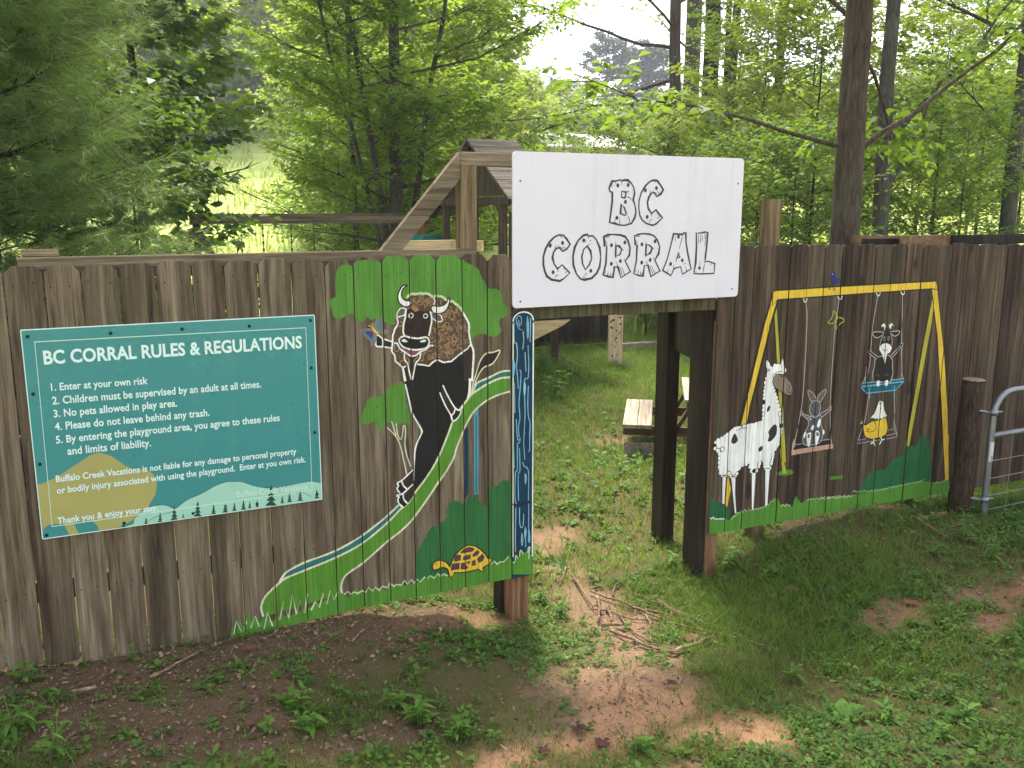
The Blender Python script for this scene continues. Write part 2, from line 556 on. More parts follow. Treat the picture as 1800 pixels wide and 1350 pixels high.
class Painter:
    cnt = 0

    def __init__(s, pickets):
        s.pk = pickets; s.mb = MB(); s.mats = []

    def _mi(s, col):
        if col not in s.mats: s.mats.append(col)
        return s.mats.index(col)

    def _put(s, tri, col, L, extra=0.0):
        mi = s._mi(col)
        xa = min(p[0] for p in tri); xb = max(p[0] for p in tri)
        for k in s.pk:
            if xb < k.x0 or xa > k.x1: continue
            c = clip_convex(tri, k.poly)
            if len(c) < 3: continue
            y = k.y - .0005 - L * .0003 - extra
            ar = sum(c[i][0] * c[(i + 1) % len(c)][1] - c[(i + 1) % len(c)][0] * c[i][1] for i in range(len(c)))
            if abs(ar) < 1e-8: continue
            if ar < 0: c = c[::-1]
            s.mb.add([(x, y, z) for x, z in c], [tuple(range(len(c)))], .5, mi)

    def fill(s, pts, col, L, smooth=False, T=None):
        if isinstance(pts, str): pts = parse(pts, T)
        if smooth: pts = smooth_pts(pts, True, 4)
        Painter.cnt += 1
        ex = (Painter.cnt % 25) * 1e-5
        for t in tessellate_polygon([[Vector((x, z, 0)) for x, z in pts]]):
            s._put([pts[i] for i in t], col, L, ex)

    def stroke(s, pts, col, L, w=.009, smooth=True, closed=False, T=None, taper=False, wob=.15):
        if isinstance(pts, str): pts = parse(pts, T)
        if smooth: pts = smooth_pts(pts, closed, 4)
        q = [pts[0]]
        for p in pts[1:]:
            if math.hypot(p[0] - q[-1][0], p[1] - q[-1][1]) > 6e-4: q.append(p)
        pts = q
        N = len(pts)
        if N < 2: return
        Painter.cnt += 1
        ex = (Painter.cnt % 25) * 1e-5
        Lr = []
        for i in range(N):
            if closed: a, b = pts[i - 1], pts[(i + 1) % N]
            else: a, b = pts[max(i - 1, 0)], pts[min(i + 1, N - 1)]
            dx, dz = b[0] - a[0], b[1] - a[1]; l = math.hypot(dx, dz) + 1e-9
            ww = w * .5 * (1 + wob * (rng.random() * 2 - 1))
            if taper: ww *= max(.15, math.sin(math.pi * min(1, max(0, (i + .3) / N))))
            Lr.append(((pts[i][0] - dz / l * ww, pts[i][1] + dx / l * ww), (pts[i][0] + dz / l * ww, pts[i][1] - dx / l * ww)))
        for i in range(N if closed else N - 1):
            a = Lr[i]; b = Lr[(i + 1) % N]
            e = ex + (i % 40) * 1.5e-6
            s._put([a[1], b[1], b[0]], col, L, e)
            s._put([a[1], b[0], a[0]], col, L, e)

    def dot(s, x, z, r, col, L, rz=None, ang=0.0, n=12):
        rz = rz or r
        ca, sa = math.cos(ang), math.sin(ang)
        s.fill([(x + ca * r * math.cos(6.2832 * k / n) - sa * rz * math.sin(6.2832 * k / n), z + sa * r * math.cos(6.2832 * k / n) + ca * rz * math.sin(6.2832 * k / n)) for k in range(n)], col, L)

    def pdot(s, p, r, col, L, T, rz=None, ang=0.0):
        x, z = parse(p, T)[0]
        s.dot(x, z, r, col, L, rz, ang)

    def zig(s, pts, col, L, amp, step, w=.006, T=None):
        """scribbled grass-tip line"""
        if isinstance(pts, str): pts = parse(pts, T)
        out = []
        for a, b in zip(pts[:-1], pts[1:]):
            m = max(1, int(math.hypot(b[0] - a[0], b[1] - a[1]) / step))
            for i in range(m):
                t = (i + rng.random() * .5) / m
                out.append((a[0] + (b[0] - a[0]) * t, a[1] + (b[1] - a[1]) * t + (amp if len(out) % 2 else -amp * .35) * (.35 + rng.random())))
        s.stroke(out, col, L, w, smooth=False, wob=.4)

    def build(s, name, parent):
        return s.mb.build(name, [paintmat(k) for k in s.mats], parent)


# ---- left fence: pickets ------------------------------------------------------------
fence_l = empty('picket_fence')
tag(fence_l, 'brown dog-eared picket fence with a painted bison on a slide, left of the gateway', 'fence')
JL = [-1.06, -.92, -.78, -.64, -.50, -.362, -.222, -.083, .051, .19, .331, .474, .605, .749, .894, 1.042, 1.175, 1.311, 1.445, 1.579, 1.715, 1.849, 1.984]
mb = MB()
pk_l = []
for a, b in zip(JL[:-1], JL[1:]):
    p = Picket(a, b, float(np.interp((a + b) / 2, (-.4, -.1, .05, .8, 1.05, 2.1), (.05, .02, -.02, -.018, .003, .003))) + rng.uniform(-.003, .003), 1.706 + rng.uniform(-.008, .007), rng.uniform(.022, .030), rng.uniform(-.002, .002), rng.random())
    pk_l.append(p); p.mesh(mb)
    for zz in (1.63, .35, 1.0):
        for fx in (.22, .72):
            mb.disc((a + (b - a) * (fx + rng.uniform(-.06, .06)), p.y - .0005, zz + rng.uniform(-.012, .012)), (0, -1, 0), .0035, 6, .2, .5, 1)
mb.build('pickets', [M['fence_wood'], M['nail']], fence_l)
for z0, z1, xa in ((1.648, 1.737, -.17), (.93, 1.02, -1.06), (.30, .39, -1.06)):
    mb = MB(); mb.beam((xa, .043, (z0 + z1) / 2), (1.80, .043, (z0 + z1) / 2), .038, z1 - z0, tint=.45)
    mb.build('rail', M['rail_wood'], fence_l)
mb = MB(); mb.beam((-.15, .078, 1.752), (-.02, .078, 1.752), .03, .03, tint=.9); mb.build('rail_end_block', M['rail_wood'], fence_l)
for xx in (-.9, .68):
    mb = MB(); mb.beam((xx, .11, -.35), (xx, .11, 1.60), .09, .09, (0, 1, 0), .4); mb.build('post', M['post_wood'], fence_l)
# end post under the blue board: its foot shows below
mb = MB(); mb.beam((2.045, .072, -.6), (2.045, .072, 1.36), .10, .10, (0, 1, 0), .6); mb.build('end_post', M['brown_post_wood'], fence_l)
# blue rounded board
bx0, bx1, bzt, bzb = 1.985, 2.107, XZ(918, 547)[1], .0
bp = Picket(bx0 - .0016, bx1 + .0016, bzb, bzt, 0, -.006, .5)
rr = (bx1 - bx0) / 2
bp.poly = [(bx0, bzb), (bx1, bzb)] + [((bx0 + bx1) / 2 + rr * math.cos(a * math.pi / 14), bzt - rr * .8 + rr * .8 * math.sin(a * math.pi / 14)) for a in range(15)]
mb = MB(); bp.mesh(mb, 0, .022)
blue_board = mb.build('painted_end_board', [paintmat('navy')], fence_l)
tag(blue_board, 'blue board with a rounded top and white painted wood grain')

# ---- mural, left -------------------------------------------------------------------
TA, TB, TC, TD = (620, 490, .13333), (680, 640, .12222), (640, 740, .13333), (740, 840, .12222)
TE, TF = (880, 530, .17778), (880, 760, .17778)
T2, T3 = (540, 430, .23333), (400, 720, .31111)
p = Painter(pk_l)
p.fill('165,430 190,405 215,390 215,330 210,290 220,210 250,160 300,150 345,160 370,130 430,115 500,118 555,125 565,80 760,60 960,50 1160,60 1180,120 1230,150 1290,185 1310,240 1340,290 1370,330 1430,335 1470,380 1475,430 1510,490 1500,540 1450,560 1445,600 1460,650 1420,690 1370,690 1320,670 1260,690 1210,720 1100,640 700,560 660,600 600,590 555,570 500,560 480,570 450,545 420,580 370,565 350,520 300,530 250,560 195,540 185,490', 'leafgreen', 1, True, T2)
p.fill('634,745 636,728 642,712 652,698 668,697 682,684 694,675 708,672 714,705 722,742 718,747 708,744 700,746 690,750 680,742 672,752 667,759 660,742 650,745', 'leafgreen', 1, True)
trk = '290,75 350,0 375,0 420,195 430,180 420,30 440,180 480,240 505,170 512,50 540,50 545,150 535,300 560,450 620,600 560,700 520,520 490,380 455,270 400,180'
p.fill(trk, 'trunkgrey', 2, False, TC)
for s_ in ('295,80 400,180 455,270 490,380 520,520 560,700', '615,600 560,450 535,300 545,150 535,50', '360,0 395,110 418,190', '420,30 440,180 480,240 505,170 515,50'):
    p.stroke(s_, 'cream', 3, .006, T=TC)
p.build('tree_painting', fence_l)

p = Painter(pk_l)
p.fill('0,960 60,870 90,790 160,710 260,650 340,610 370,560 360,480 375,410 420,350 500,325 570,350 600,380 640,350 670,280 700,255 740,290 780,250 830,310 850,370 900,380 945,420 960,200 1000,125 1100,115 1130,60 1170,35 1290,35 1290,1500 -60,1500 -90,1200', 'bush', 2, False, TD)
p.build('bush_painting', fence_l)

p = Painter(pk_l)
p.fill('815,752 823,752 823,866 819,876 815,880', 'navy', 1)
p.fill('833,715 841,709 841,868 833,870', 'skyblue', 1)
p.stroke('837,730 837,866', 'teal', 2, .008)
up = '896,663 878,665 856,675 831.5,691 824,699 814.5,711 803,725 795.5,740 784,771 770.7,802.7 760,822.7 746.7,842.7 726.7,869 716,885 705,893 680,919 636,955 587,981 537,1001.5 503,1015.5 490,1025 475,1039 464,1052 459,1068 463,1084'
lo = '896,688 875.6,693.8 856,703.5 837.7,718 826.7,732 814.5,756 802,787 797,804 784,828 770.7,846.7 750.7,877 725,912 704,933 680,952 639.6,987.6 614.7,1004.7 603.8,1015.6 599,1031 601,1043'
p.fill(parse(up) + parse(lo)[::-1], 'slidegreen', 6)
te = '896,651.6 880,653.4 856,665 837.7,674 831.5,691'
p.fill(parse(te) + parse('856,675 878,665 896,663'), 'teal', 5)
te2 = '702.7,885 680,906.7 664,920 632,944 586.7,969 537,987.6 512,1000 499.6,1009 490,1025'
p.fill(parse(te2) + parse('503,1015.5 537,1001.5 587,981 636,955 680,919 705,893'), 'teal', 5)
for s_ in (up, lo, te, te2): p.stroke(s_, 'cream', 7, .010)
p.build('slide_painting', fence_l)

p = Painter(pk_l)
grass_top = '403,1124 408,1100 414,1112 421,1086 428,1104 436,1076 443,1098 450,1080 457,1094 464,1084 480,1092 492,1078 505,1084 600,1042 612,1050 624,1034 637,1042 664,1034 675,1039 689,1026 711,1029 727,1026 752,1015 773,1011 789,1009 850,1000 860,988 864,983 876,991 895,980 900,984 906,974 935,968'
p.fill(parse(grass_top) + parse('945,1040 700,1100 404,1160'), 'grassg', 8)
for s_, am in (('408,1112 440,1100 462,1098', .045), ('462,1098 476,1098 488,1092', .05), ('490,1086 520,1076 545,1070', .075), ('545,1066 560,1064 600,1047', .04), ('602,1044 640,1040 690,1030 750,1018', .016), ('750,1016 790,1010', .012), ('862,990 878,990 897,980', .014)):
    p.zig(s_, 'lightgreen', 9, am, .017, .0075)
p.build('grass_painting', fence_l)

# bison
p = Painter(pk_l)
body = '706.7,640 712,675 722,718 725,728 740,754 740,761 731,783 728,805 726,822 706.7,842.7 698,849 697,856 701,866.7 697,870.7 700,882.7 709,892 716,885 726.7,870.7 746.7,842.7 760,822.7 770.7,802.7 784,771 796,738 803,725 814.5,711 824,699 826,690 828,670 830.7,650 832,623 828,607 800,600 740,600'
p.fill(body, 'black', 3)
p.fill('640,1130 700,1120 760,1350 720,1350', 'brown', 3.4, False, TA)
p.fill('1420,1000 1560,890 1590,1000 1570,1350 1470,1350', 'brown', 3.4, False, TA)
tail = '1250,1110 1275,960 1300,880 1345,820 1400,810 1450,798 1400,890 1330,925 1290,980 1260,1060 1240,1110'
p.fill(tail, 'dbrown', 3, False, T2); p.stroke('1235,1130 1250,1040 1275,960 1300,880 1345,820 1400,810 1450,798 1400,890 1330,925 1290,980 1262,1050 1245,1120', 'cream', 7.5, .007, T=T2)
mane = '520,900 520,830 530,740 545,670 585,600 580,540 600,450 650,390 700,300 740,230 790,200 860,205 920,195 1000,205 1060,240 1100,232 1180,245 1250,290 1320,300 1400,360 1440,430 1490,510 1530,600 1530,700 1545,800 1560,870 1480,945 1380,1010 1300,1090 1200,1095 1110,1075 1040,1110 1000,1150 930,1130 850,1125 820,1200 790,1330 760,1300 740,1220 720,1140 650,1170 600,1120 560,1080 540,1000 510,950'
mane_p = parse(mane, TA)
p.fill(mane_p, 'wool', 4)


def inside(pt, poly):
    r = False
    for i in range(len(poly)):
        a, b = poly[i], poly[i - 1]
        if (a[1] > pt[1]) != (b[1] > pt[1]) and pt[0] < (b[0] - a[0]) * (pt[1] - a[1]) / (b[1] - a[1]) + a[0]: r = not r
    return r


face = parse('700,395 690,500 670,600 665,700 680,745 610,830 640,900 700,945 780,1010 850,1000 960,910 1000,800 1000,745 1025,650 1040,550 1030,480 1010,420', TA)
goat_ = parse('680,970 680,1060 720,1120 740,1220 770,1320 785,1320 810,1200 830,1110 880,1050 890,980', TA)
xs = [q[0] for q in mane_p]; zs = [q[1] for q in mane_p]
put = []
for tries in range(2600):
    c = (rng.uniform(min(xs), max(xs)), rng.uniform(min(zs), max(zs)))
    if not inside(c, mane_p) or inside(c, face) or inside(c, goat_): continue
    if any(math.hypot(c[0] - q[0], c[1] - q[1]) < .0165 for q in put): continue
    put.append(c)
    a = rng.uniform(0, 6.28); pts = [c]; turn = rng.choice((-1, 1)) * rng.uniform(.5, .95)
    for i in range(7):
        pts.append((pts[-1][0] + .0085 * math.cos(a), pts[-1][1] + .0085 * math.sin(a)))
        a += turn
        if i == 3: turn = -turn
    if any((not inside(q, mane_p)) or inside(q, face) for q in pts): continue
    up_l = c[1] > 1.20
    low = c[1] < .98
    colr = rng.choice(['tan', 'tan', 'tan', 'greybrown'] if up_l and c[0] < 1.66 else (['orange', 'orange', 'tan', 'greybrown'] if low or rng.random() < .2 else ['greybrown', 'greybrown', 'tan']))
    p.stroke(pts, colr, 5, .0062, wob=.3)
p.fill('750,385 800,420 840,450 880,410 840,370', 'orange', 5.5, False, TA)
# woolly white rim
def jag(pts, amp, step):
    out = []
    for a, b in zip(pts[:-1], pts[1:]):
        m = max(1, int(math.hypot(b[0] - a[0], b[1] - a[1]) / step))
        out += [(a[0] + (b[0] - a[0]) * i / m + rng.uniform(-amp, amp), a[1] + (b[1] - a[1]) * i / m + rng.uniform(-amp, amp)) for i in range(m)]
    return out + [pts[-1]]
rim = parse('580,510 590,560 585,600 545,670 530,740 520,830 520,900 510,950 540,1000 560,1080 600,1120 650,1170 700,1150', TA)
p.stroke(jag(rim, .0025, .012), 'white', 6, .008)
p.stroke(jag(parse('700,250 740,228 790,198 860,203 920,190 1000,200 1060,238 1100,230 1180,240 1250,290 1320,300 1400,360 1440,430', TA), .004, .011), 'lightgreen', 6, .012)
p.stroke(parse('1440,430 1490,510 1530,600 1530,700 1545,800 1560,870 1585,930 1592,1010 1585,1150 1570,1350', TA), 'white', 6, .010)
p.stroke(jag(parse('1560,870 1480,945 1380,1010 1300,1090 1200,1095 1110,1075 1040,1110 1000,1150 930,1130 850,1125', TA), .002, .014), 'white', 6, .008)
p.stroke('655,1170 690,1350', 'white', 6, .012, T=TA)
p.stroke('712,675 722,718 725,728 740,754 740,763 731,783 728,805 727,824 727,844', 'white', 6, .008)
p.stroke('826,665 825,690 822,702', 'white', 6, .014)
p.stroke('1060,240 1080,300 1060,350', 'white', 6, .006, T=TA)
# face
p.fill('700,395 690,500 670,600 665,700 680,745 750,770 850,780 950,775 1000,745 1025,650 1040,550 1030,480 1010,420 940,440 880,410 820,440 770,390', 'dbrown', 6.2, False, TA)
p.stroke('700,390 690,500 668,600 662,700 680,745', 'white', 7, .008, T=TA)
p.stroke('1020,430 1040,540 1022,650 1000,750', 'white', 7, .008, T=TA)
p.fill('605,930 640,930 760,1015 830,1010 880,975 1010,880 960,900 700,900', 'greybrown', 5.7, False, TA)
p.fill('700,940 760,950 880,945 860,985 800,1005 750,985', 'pink', 6.4, True, TA)
p.stroke('545,850 580,850 620,920 690,970 760,1015 830,1010 880,970 960,930 1020,880 1060,885', 'white', 6.8, .008, T=TA)
nose = '610,830 620,780 680,755 760,775 860,785 960,770 1000,800 1000,860 960,910 860,935 760,930 660,895'
p.fill(nose, 'black', 7, True, TA); p.stroke(nose, 'white', 8, .008, closed=True, T=TA)
p.fill('640,810 680,793 720,832 660,832', 'white', 8, True, TA); p.fill('882,832 930,800 966,812 945,835', 'white', 8, True, TA)
for c_, r_ in (('765,485', .0135), ('957,490', .0125)):
    p.pdot(c_, r_, 'white', 8, TA); p.pdot(c_, r_ * .68, 'grey', 8.4, TA); p.pdot(c_, r_ * .45, 'black', 8.7, TA)
hl = '715,85 660,90 615,150 592,220 595,275 620,330 690,370 755,350 778,310 740,290 690,285 650,250 640,190 665,125'
hr = '1030,395 1055,355 1130,362 1205,340 1240,295 1255,252 1275,285 1260,350 1215,425 1140,458 1065,450'
for h_ in (hl, hr):
    p.fill(h_, 'white', 7.4, True, TA); p.stroke(h_, 'outline', 7.8, .006, closed=True, T=TA)
for e_ in ('690,395 630,390 590,440 580,500 640,490 680,470', '1035,450 1090,465 1150,480 1178,550 1110,560 1050,510'):
    p.fill(e_, 'grey', 6.3, False, TA); p.stroke(e_, 'white', 6.7, .006, closed=True, T=TA)
p.stroke('680,970 680,1060 720,1120 740,1220 770,1330', 'white', 7, .007, T=TA); p.stroke('890,980 880,1050 830,1110 810,1200 785,1330', 'white', 7, .007, T=TA)
p.fill('690,1000 880,1000 830,1110 775,1290 725,1120', 'brown', 5.8, False, TA)
p.stroke('700,1020 730,1060 745,1120', 'tan', 6.2, .006, T=TA); p.stroke('860,1030 830,1050 800,1100', 'tan', 6.2, .006, T=TA)
# arms, feet
p.fill('520,830 410,795 390,800 390,895 510,910', 'brown', 3.5, False, TA)
p.fill('300,870 305,790 325,740 390,800 390,895 320,890', 'black', 3.5, False, TA)
p.stroke('520,830 410,795', 'white', 6, .007, T=TA); p.stroke('510,912 390,895 315,890 300,850 305,770 325,740 390,795 392,890', 'white', 6, .007, T=TA)
p.stroke('800,300 870,450 970,620 1040,665 1062,650 1090,600', 'white', 8, .0075, T=TB); p.stroke('755,405 830,580 920,740 942,815', 'white', 8, .0075, T=TB)
p.fill('975,640 1040,668 1060,690 1035,745 980,805 940,800 922,745 955,705', 'black', 7.6, False, TB)
p.fill('800,320 960,640 940,720 780,430', 'brown', 4.2, False, TB)
p.stroke('975,640 960,700 920,745 942,812 980,805 1035,745 1062,680 1045,660', 'white', 8.3, .0075, T=TB)
p.fill('640,640 500,775 435,815 435,880 470,950 640,830', 'black', 7.5, False, TC); p.fill('600,690 500,780 560,890 640,830', 'brown', 7.7, False, TC)
p.fill('640,830 510,950 440,985 450,1070 520,1140 570,1090 650,980', 'black', 7.5, False, TC); p.fill('640,840 510,955 570,1090 650,980', 'brown', 7.7, False, TC)
for s_ in ('640,640 500,775 435,815 450,850 430,890 470,950', '490,780 515,850 565,895', '640,830 510,950 425,980 460,1000 440,1030 460,1090 520,1140', '510,955 520,1030 570,1085'):
    p.stroke(s_, 'white', 8.4, .0075, T=TC)
p.build('bison_painting', fence_l)

p = Painter(pk_l)
for w_ in ('290,640 295,570 340,510 375,560 385,650 330,695', '100,690 130,665 220,660 275,690 310,740 290,850 240,880 230,820 170,770', '345,695 400,670 455,690 430,722 350,722'):
    p.fill(w_, 'bgrey', 9, True, TA); p.stroke(w_, 'tan', 10, .005, closed=True, T=TA)
p.fill('300,600 350,570 365,650 330,670', 'skyblue', 9.5, True, TA); p.fill('170,700 240,690 270,740 230,780', 'violet', 9.5, True, TA)
p.stroke('258,648 290,690 330,720', 'yellow', 11, .011, T=TA)
p.stroke('258,648 235,625 205,615', 'yellow', 11, .004, T=TA); p.stroke('262,645 258,610 245,585', 'yellow', 11, .004, T=TA)
p.build('butterfly_painting', fence_l)

p = Painter(pk_l)
shell = '405,1345 430,1240 480,1130 560,1040 640,985 700,972 780,988 860,1045 920,1105 955,1165 1005,1160 985,1220 940,1250 880,1285 892,1337 862,1332 820,1302 700,1335 560,1352'
head = '405,1345 375,1295 330,1275 270,1280 235,1305 185,1315 168,1280 180,1230 230,1192 290,1188 350,1212 405,1275 425,1300'
foot = '395,1330 470,1340 455,1400 425,1420 412,1405 405,1370'
for q_ in (foot, head, shell):
    p.fill(q_, 'yellow', 10, False, TD)
for q_ in (foot, head, shell): p.stroke(q_, 'outline', 9.5, .013, closed=True, T=TD, smooth=False)
for q_ in ('550,1080 590,1030 680,990 750,1000 770,1030 730,1060 640,1075', '465,1190 480,1130 520,1095 570,1105 565,1180 500,1200', '595,1180 605,1120 710,1095 710,1160 650,1180', '740,1140 735,1100 800,1035 845,1060 810,1110',
           '800,1160 880,1085 915,1130 890,1190 830,1225', '725,1270 730,1190 775,1170 790,1250', '420,1328 440,1225 555,1215 545,1308', '560,1308 570,1220 620,1210 680,1290 640,1315', '640,1210 710,1190 690,1245'):
    p.fill(q_, 'purple', 11, False, TD)
p.stroke('195,1238 225,1240', 'outline', 11, .004, T=TD)
p.build('turtle_painting', fence_l)

p = Painter([bp])
edge = bp.poly[2:]
p.stroke([(bx0 + .003, .12), (bx0 + .003, bzt - .06)], 'cream', 1, .007, smooth=False)
p.stroke([(bx1 - .003, .1), (bx1 - .003, bzt - .06)], 'white', 1, .008, smooth=False)
p.stroke([((bx0 + bx1) / 2 + (rr - .003) * math.cos(a * math.pi / 14), bzt - rr * .8 + (rr * .8 - .003) * math.sin(a * math.pi / 14)) for a in range(15)], 'white', 1.5, .008, smooth=False)
for s_ in ('125,200 130,400 150,410 160,520 150,650 158,705 170,860', '215,290 222,380 212,470', '265,430 268,520 272,600 265,750 235,760 225,820', '180,675 195,700 188,850 175,1000 185,1150 170,1240 178,1340', '230,930 235,1100 225,1340', '268,830 262,1000 268,1130 285,1200 280,1345',
           '235,500 245,690', '130,800 135,1100', '150,1160 155,1310', '290,160 285,400'):
    p.stroke(s_, 'paleblue', 2, .005, T=TE, taper=False)
for s_ in ('258,140 262,250 262,370', '118,570 125,640 118,750', '230,790 232,850 230,930'):
    p.stroke(s_, 'paleblue', 2.4, .016, T=TE, taper=True)
p.stroke('185,250 160,230 150,180 165,145 190,145 200,190 190,230 175,220 172,180', 'paleblue', 2, .005, T=TE)
p.stroke('160,250 185,275 205,275', 'paleblue', 2, .004, T=TE)
for s_ in ('190,50 180,100 160,120 160,360 140,400 135,640 150,705', '180,150 185,370 168,420 170,670', '230,0 222,90 232,270', '280,0 280,160 268,190', '212,290 225,330 250,345 270,400 268,670', '122,150 128,350', '145,740 140,1000 142,1180', '182,740 182,880 195,935 215,920 222,800', '272,700 270,1000', '155,0 165,75 180,60', '240,1000 242,1130'):
    p.stroke(s_, 'paleblue', 2, .005, T=TF)
for s_ in ('235,400 242,440 238,510', '238,930 240,980 236,1040', '205,990 206,1050 206,1120', '275,960 276,1040 275,1090'):
    p.stroke(s_, 'paleblue', 2.4, .014, T=TF, taper=True)
p.stroke('100,712 180,708 270,690', 'black', 2.6, .006, T=TF)
p.fill('95,1290 130,1280 140,1215 160,1240 180,1230 185,1165 215,1190 240,1180 255,1170 265,1130 285,1130 280,1200 315,1230 320,1400 95,1400', 'grassg', 3, False, TF)
for s_ in ('105,1280 135,1275 145,1210 165,1245', '180,1225 190,1160 220,1200', '265,1190 268,1140 282,1130 275,1200 272,1250'):
    p.stroke(s_, 'lightgreen', 3.5, .006, T=TF)
p.build('wood_grain_painting', blue_board)

# ---- right fence -------------------------------------------------------------------
fence_r = empty('picket_fence')
tag(fence_r, 'dark brown picket fence with painted llama and yellow swing set, right of the gateway', 'fence')
JR = [3.288] + [XZ(x, 700)[0] for x in (1283.5, 1313.5, 1345, 1375.5, 1405.5, 1434.5)]
while JR[-1] < 9.2:
    JR.append(JR[-1] + .1395 + rng.uniform(-.004, .004))
mb = MB(); pk_r = []
for a, b in zip(JR[:-1], JR[1:]):
    t = np.clip((a - 3.3) / 2.1, 0, 1.3)
    far = a > 5.1
    q = Picket(a, b, .028 - .042 * t + rng.uniform(-.004, .004), 1.728 - .028 * t + (rng.uniform(-.012, .012) if far else rng.uniform(-.006, .005)), .024 if far else .016, rng.uniform(-.0025, .0025), rng.random(), rnd=far)
    pk_r.append(q); q.mesh(mb)
    for zz in (1.62, .35, 1.0):
        for fx in (.25, .75):
            mb.disc((a + (b - a) * (fx + rng.uniform(-.06, .06)), q.y - .0005, zz + rng.uniform(-.012, .012)), (0, -1, 0), .0035, 6, .2, .5, 1)
mb.build('pickets', [M['fence_wood_dark'], M['nail']], fence_r)
for z0, z1 in ((1.56, 1.65), (.93, 1.02), (.30, .39)):
    mb = MB(); mb.beam((3.345, .043, (z0 + z1) / 2), (JR[-1], .043, (z0 + z1) / 2), .038, z1 - z0, tint=.3)
    mb.build('rail', M['rail_wood'], fence_r)
mb = MB(); mb.beam((3.335, .066, -.6), (3.335, .066, 1.3), .088, .088, (0, 1, 0), .6); mb.build('end_post', M['brown_post_wood'], fence_r)
for px_ in (1357,):
    xp = Xat(px_, .11)
    mb = MB(); mb.beam((xp, .12, -.4), (xp, .12, XZ(1357, 350, .11)[1]), .088, .088, (0, 1, 0), .75); mb.build('tall_post', M['post_wood'], fence_r)
for xx in (5.05, 7.1):
    mb = MB(); mb.beam((xx, .11, -.5), (xx, .11, 1.55), .09, .09, (0, 1, 0), .4); mb.build('post', M['post_wood'], fence_r)

T5, T6, Q5, Q6 = (1230, 460, .26111), (1230, 700, .26111), (1240, 860, .14444), (1440, 800, .14444)
TG, TH_, TI, TJ, TK, TL = (1240, 620, .1), (1240, 740, .13333), (1380, 670, .1), (1500, 550, .11111), (1500, 680, .0815), (1440, 460, .11852)
p = Painter(pk_r)
p.fill('1060,640 1100,560 1130,510 1180,490 1250,480 1290,420 1370,380 1385,325 1450,320 1480,260 1530,250 1545,290 1555,400 1560,560 1560,600 1060,680', 'bushr', 2, False, T6)
p.build('bush_painting', fence_r)
p = Painter(pk_r)
p.fill('40,960 120,1060 230,1095 330,1190 320,1300 30,1320', 'bushr', 2, False, TH_)
p.build('bush_painting', fence_r)
p = Painter(pk_r)
for q_ in ('500,330 520,280 545,700 582,1350 550,1350 525,800', '1560,250 1580,300 1410,1240 1383,1240 1500,560'):
    p.fill(q_, 'olive', 1, False, T5)
p.fill('540,330 585,505 556,505 520,200', 'olive', 1, False, T6)
for s_ in ('520,280 545,700 582,1350', '500,330 525,800 550,1350', '1560,250 1500,560 1383,1240', '1580,300 1410,1240'):
    p.stroke(s_, 'outline', 2, .006, T=T5, smooth=False)
fr_ = ['495,208 510,198 1000,167 1590,134 1597,186 1560,178 525,252 492,292', '490,215 527,258 470,460 395,760 340,975 318,1100 268,1100 345,770 430,420', '1592,140 1612,330 1640,600 1665,1000 1674,1350 1645,1350 1622,900 1600,500 1560,180']
for q_ in fr_:
    p.stroke(q_, 'outline', 2.5, .016, closed=True, T=T5, smooth=False)
    p.fill(q_, 'yellow', 3, False, T5)
p.fill('1632,200 1674,250 1676,548 1650,552', 'yellow', 3, False, T6)
p.fill('292,705 332,900 280,1135 245,1092', 'yellow', 3, False, TH_)
p.build('swing_frame_painting', fence_r)
p = Painter(pk_r)
for s_ in ('710,250 722,400 700,830 680,1010 640,1200 620,1275', '940,240 910,460 885,800 878,980 880,1190 890,1250', '1197,220 1160,450 1140,700 1110,800', '1362,210 1358,540 1362,760', '1140,860 1110,1060 1065,1200', '1305,840 1310,1100 1330,1170', '640,1215 625,1215 620,1270', '878,1190 890,1250'):
    p.stroke(s_, 'ropew', 4, .0055, T=T5)
    p.build('swing_rope_painting', fence_r); p = Painter(pk_r)
for hk in ('695,245 702,270 718,268 722,245', '928,232 938,252 950,250 955,230', '1185,208 1195,228 1206,226 1212,206', '1350,200 1360,220 1372,217 1375,198'):
    p.stroke(hk, 'white', 4.5, .006, T=T5)
p.build('swing_hook_painting', fence_r)

p = Painter(pk_r)
gt = '35,370 100,365 240,360 290,375 330,310 400,280 460,270 560,250 640,235 720,220 790,165 870,105 920,200 980,170 1050,210 1100,80 1160,170 1270,100 1320,140 1400,110 1480,95 1700,100 1800,85'
gt2 = '360,515 400,480 560,460 640,440 820,400 1000,370 1150,350 1300,320 1450,335 1585,315'
p.fill(parse(gt, Q5) + parse(gt2, Q6) + parse('1585,620 1200,700 0,1100 -1450,1200', Q6), 'grassg', 5)
p.zig(parse('35,355 240,365', Q5), 'white', 6, .010, .010, .007)
for a_ in (parse('300,370 400,285 560,250 720,220 860,120', Q5), parse('910,200 1050,205', Q5), parse('1240,130 1800,90', Q5), parse('0,520 380,500', Q6), parse('400,450 640,440 1000,370 1280,310', Q6), parse('1400,340 1585,310', Q6)):
    p.zig(a_, 'lightgreen', 6, .011, .014, .0045)
p.build('grass_painting', fence_r)
p = Painter(pk_r)
for c_ in (0,):
    p.fill('930,700 1000,660 1120,640 1150,690 1040,720', 'grassg', 1.5, True, TH_)
p.build('grass_tuft_painting', fence_r)
p = Painter(pk_r)
p.stroke('875,538 960,530', 'grassg', 1.5, .02, T=T6)
p.build('grass_tuft_painting', fence_r)

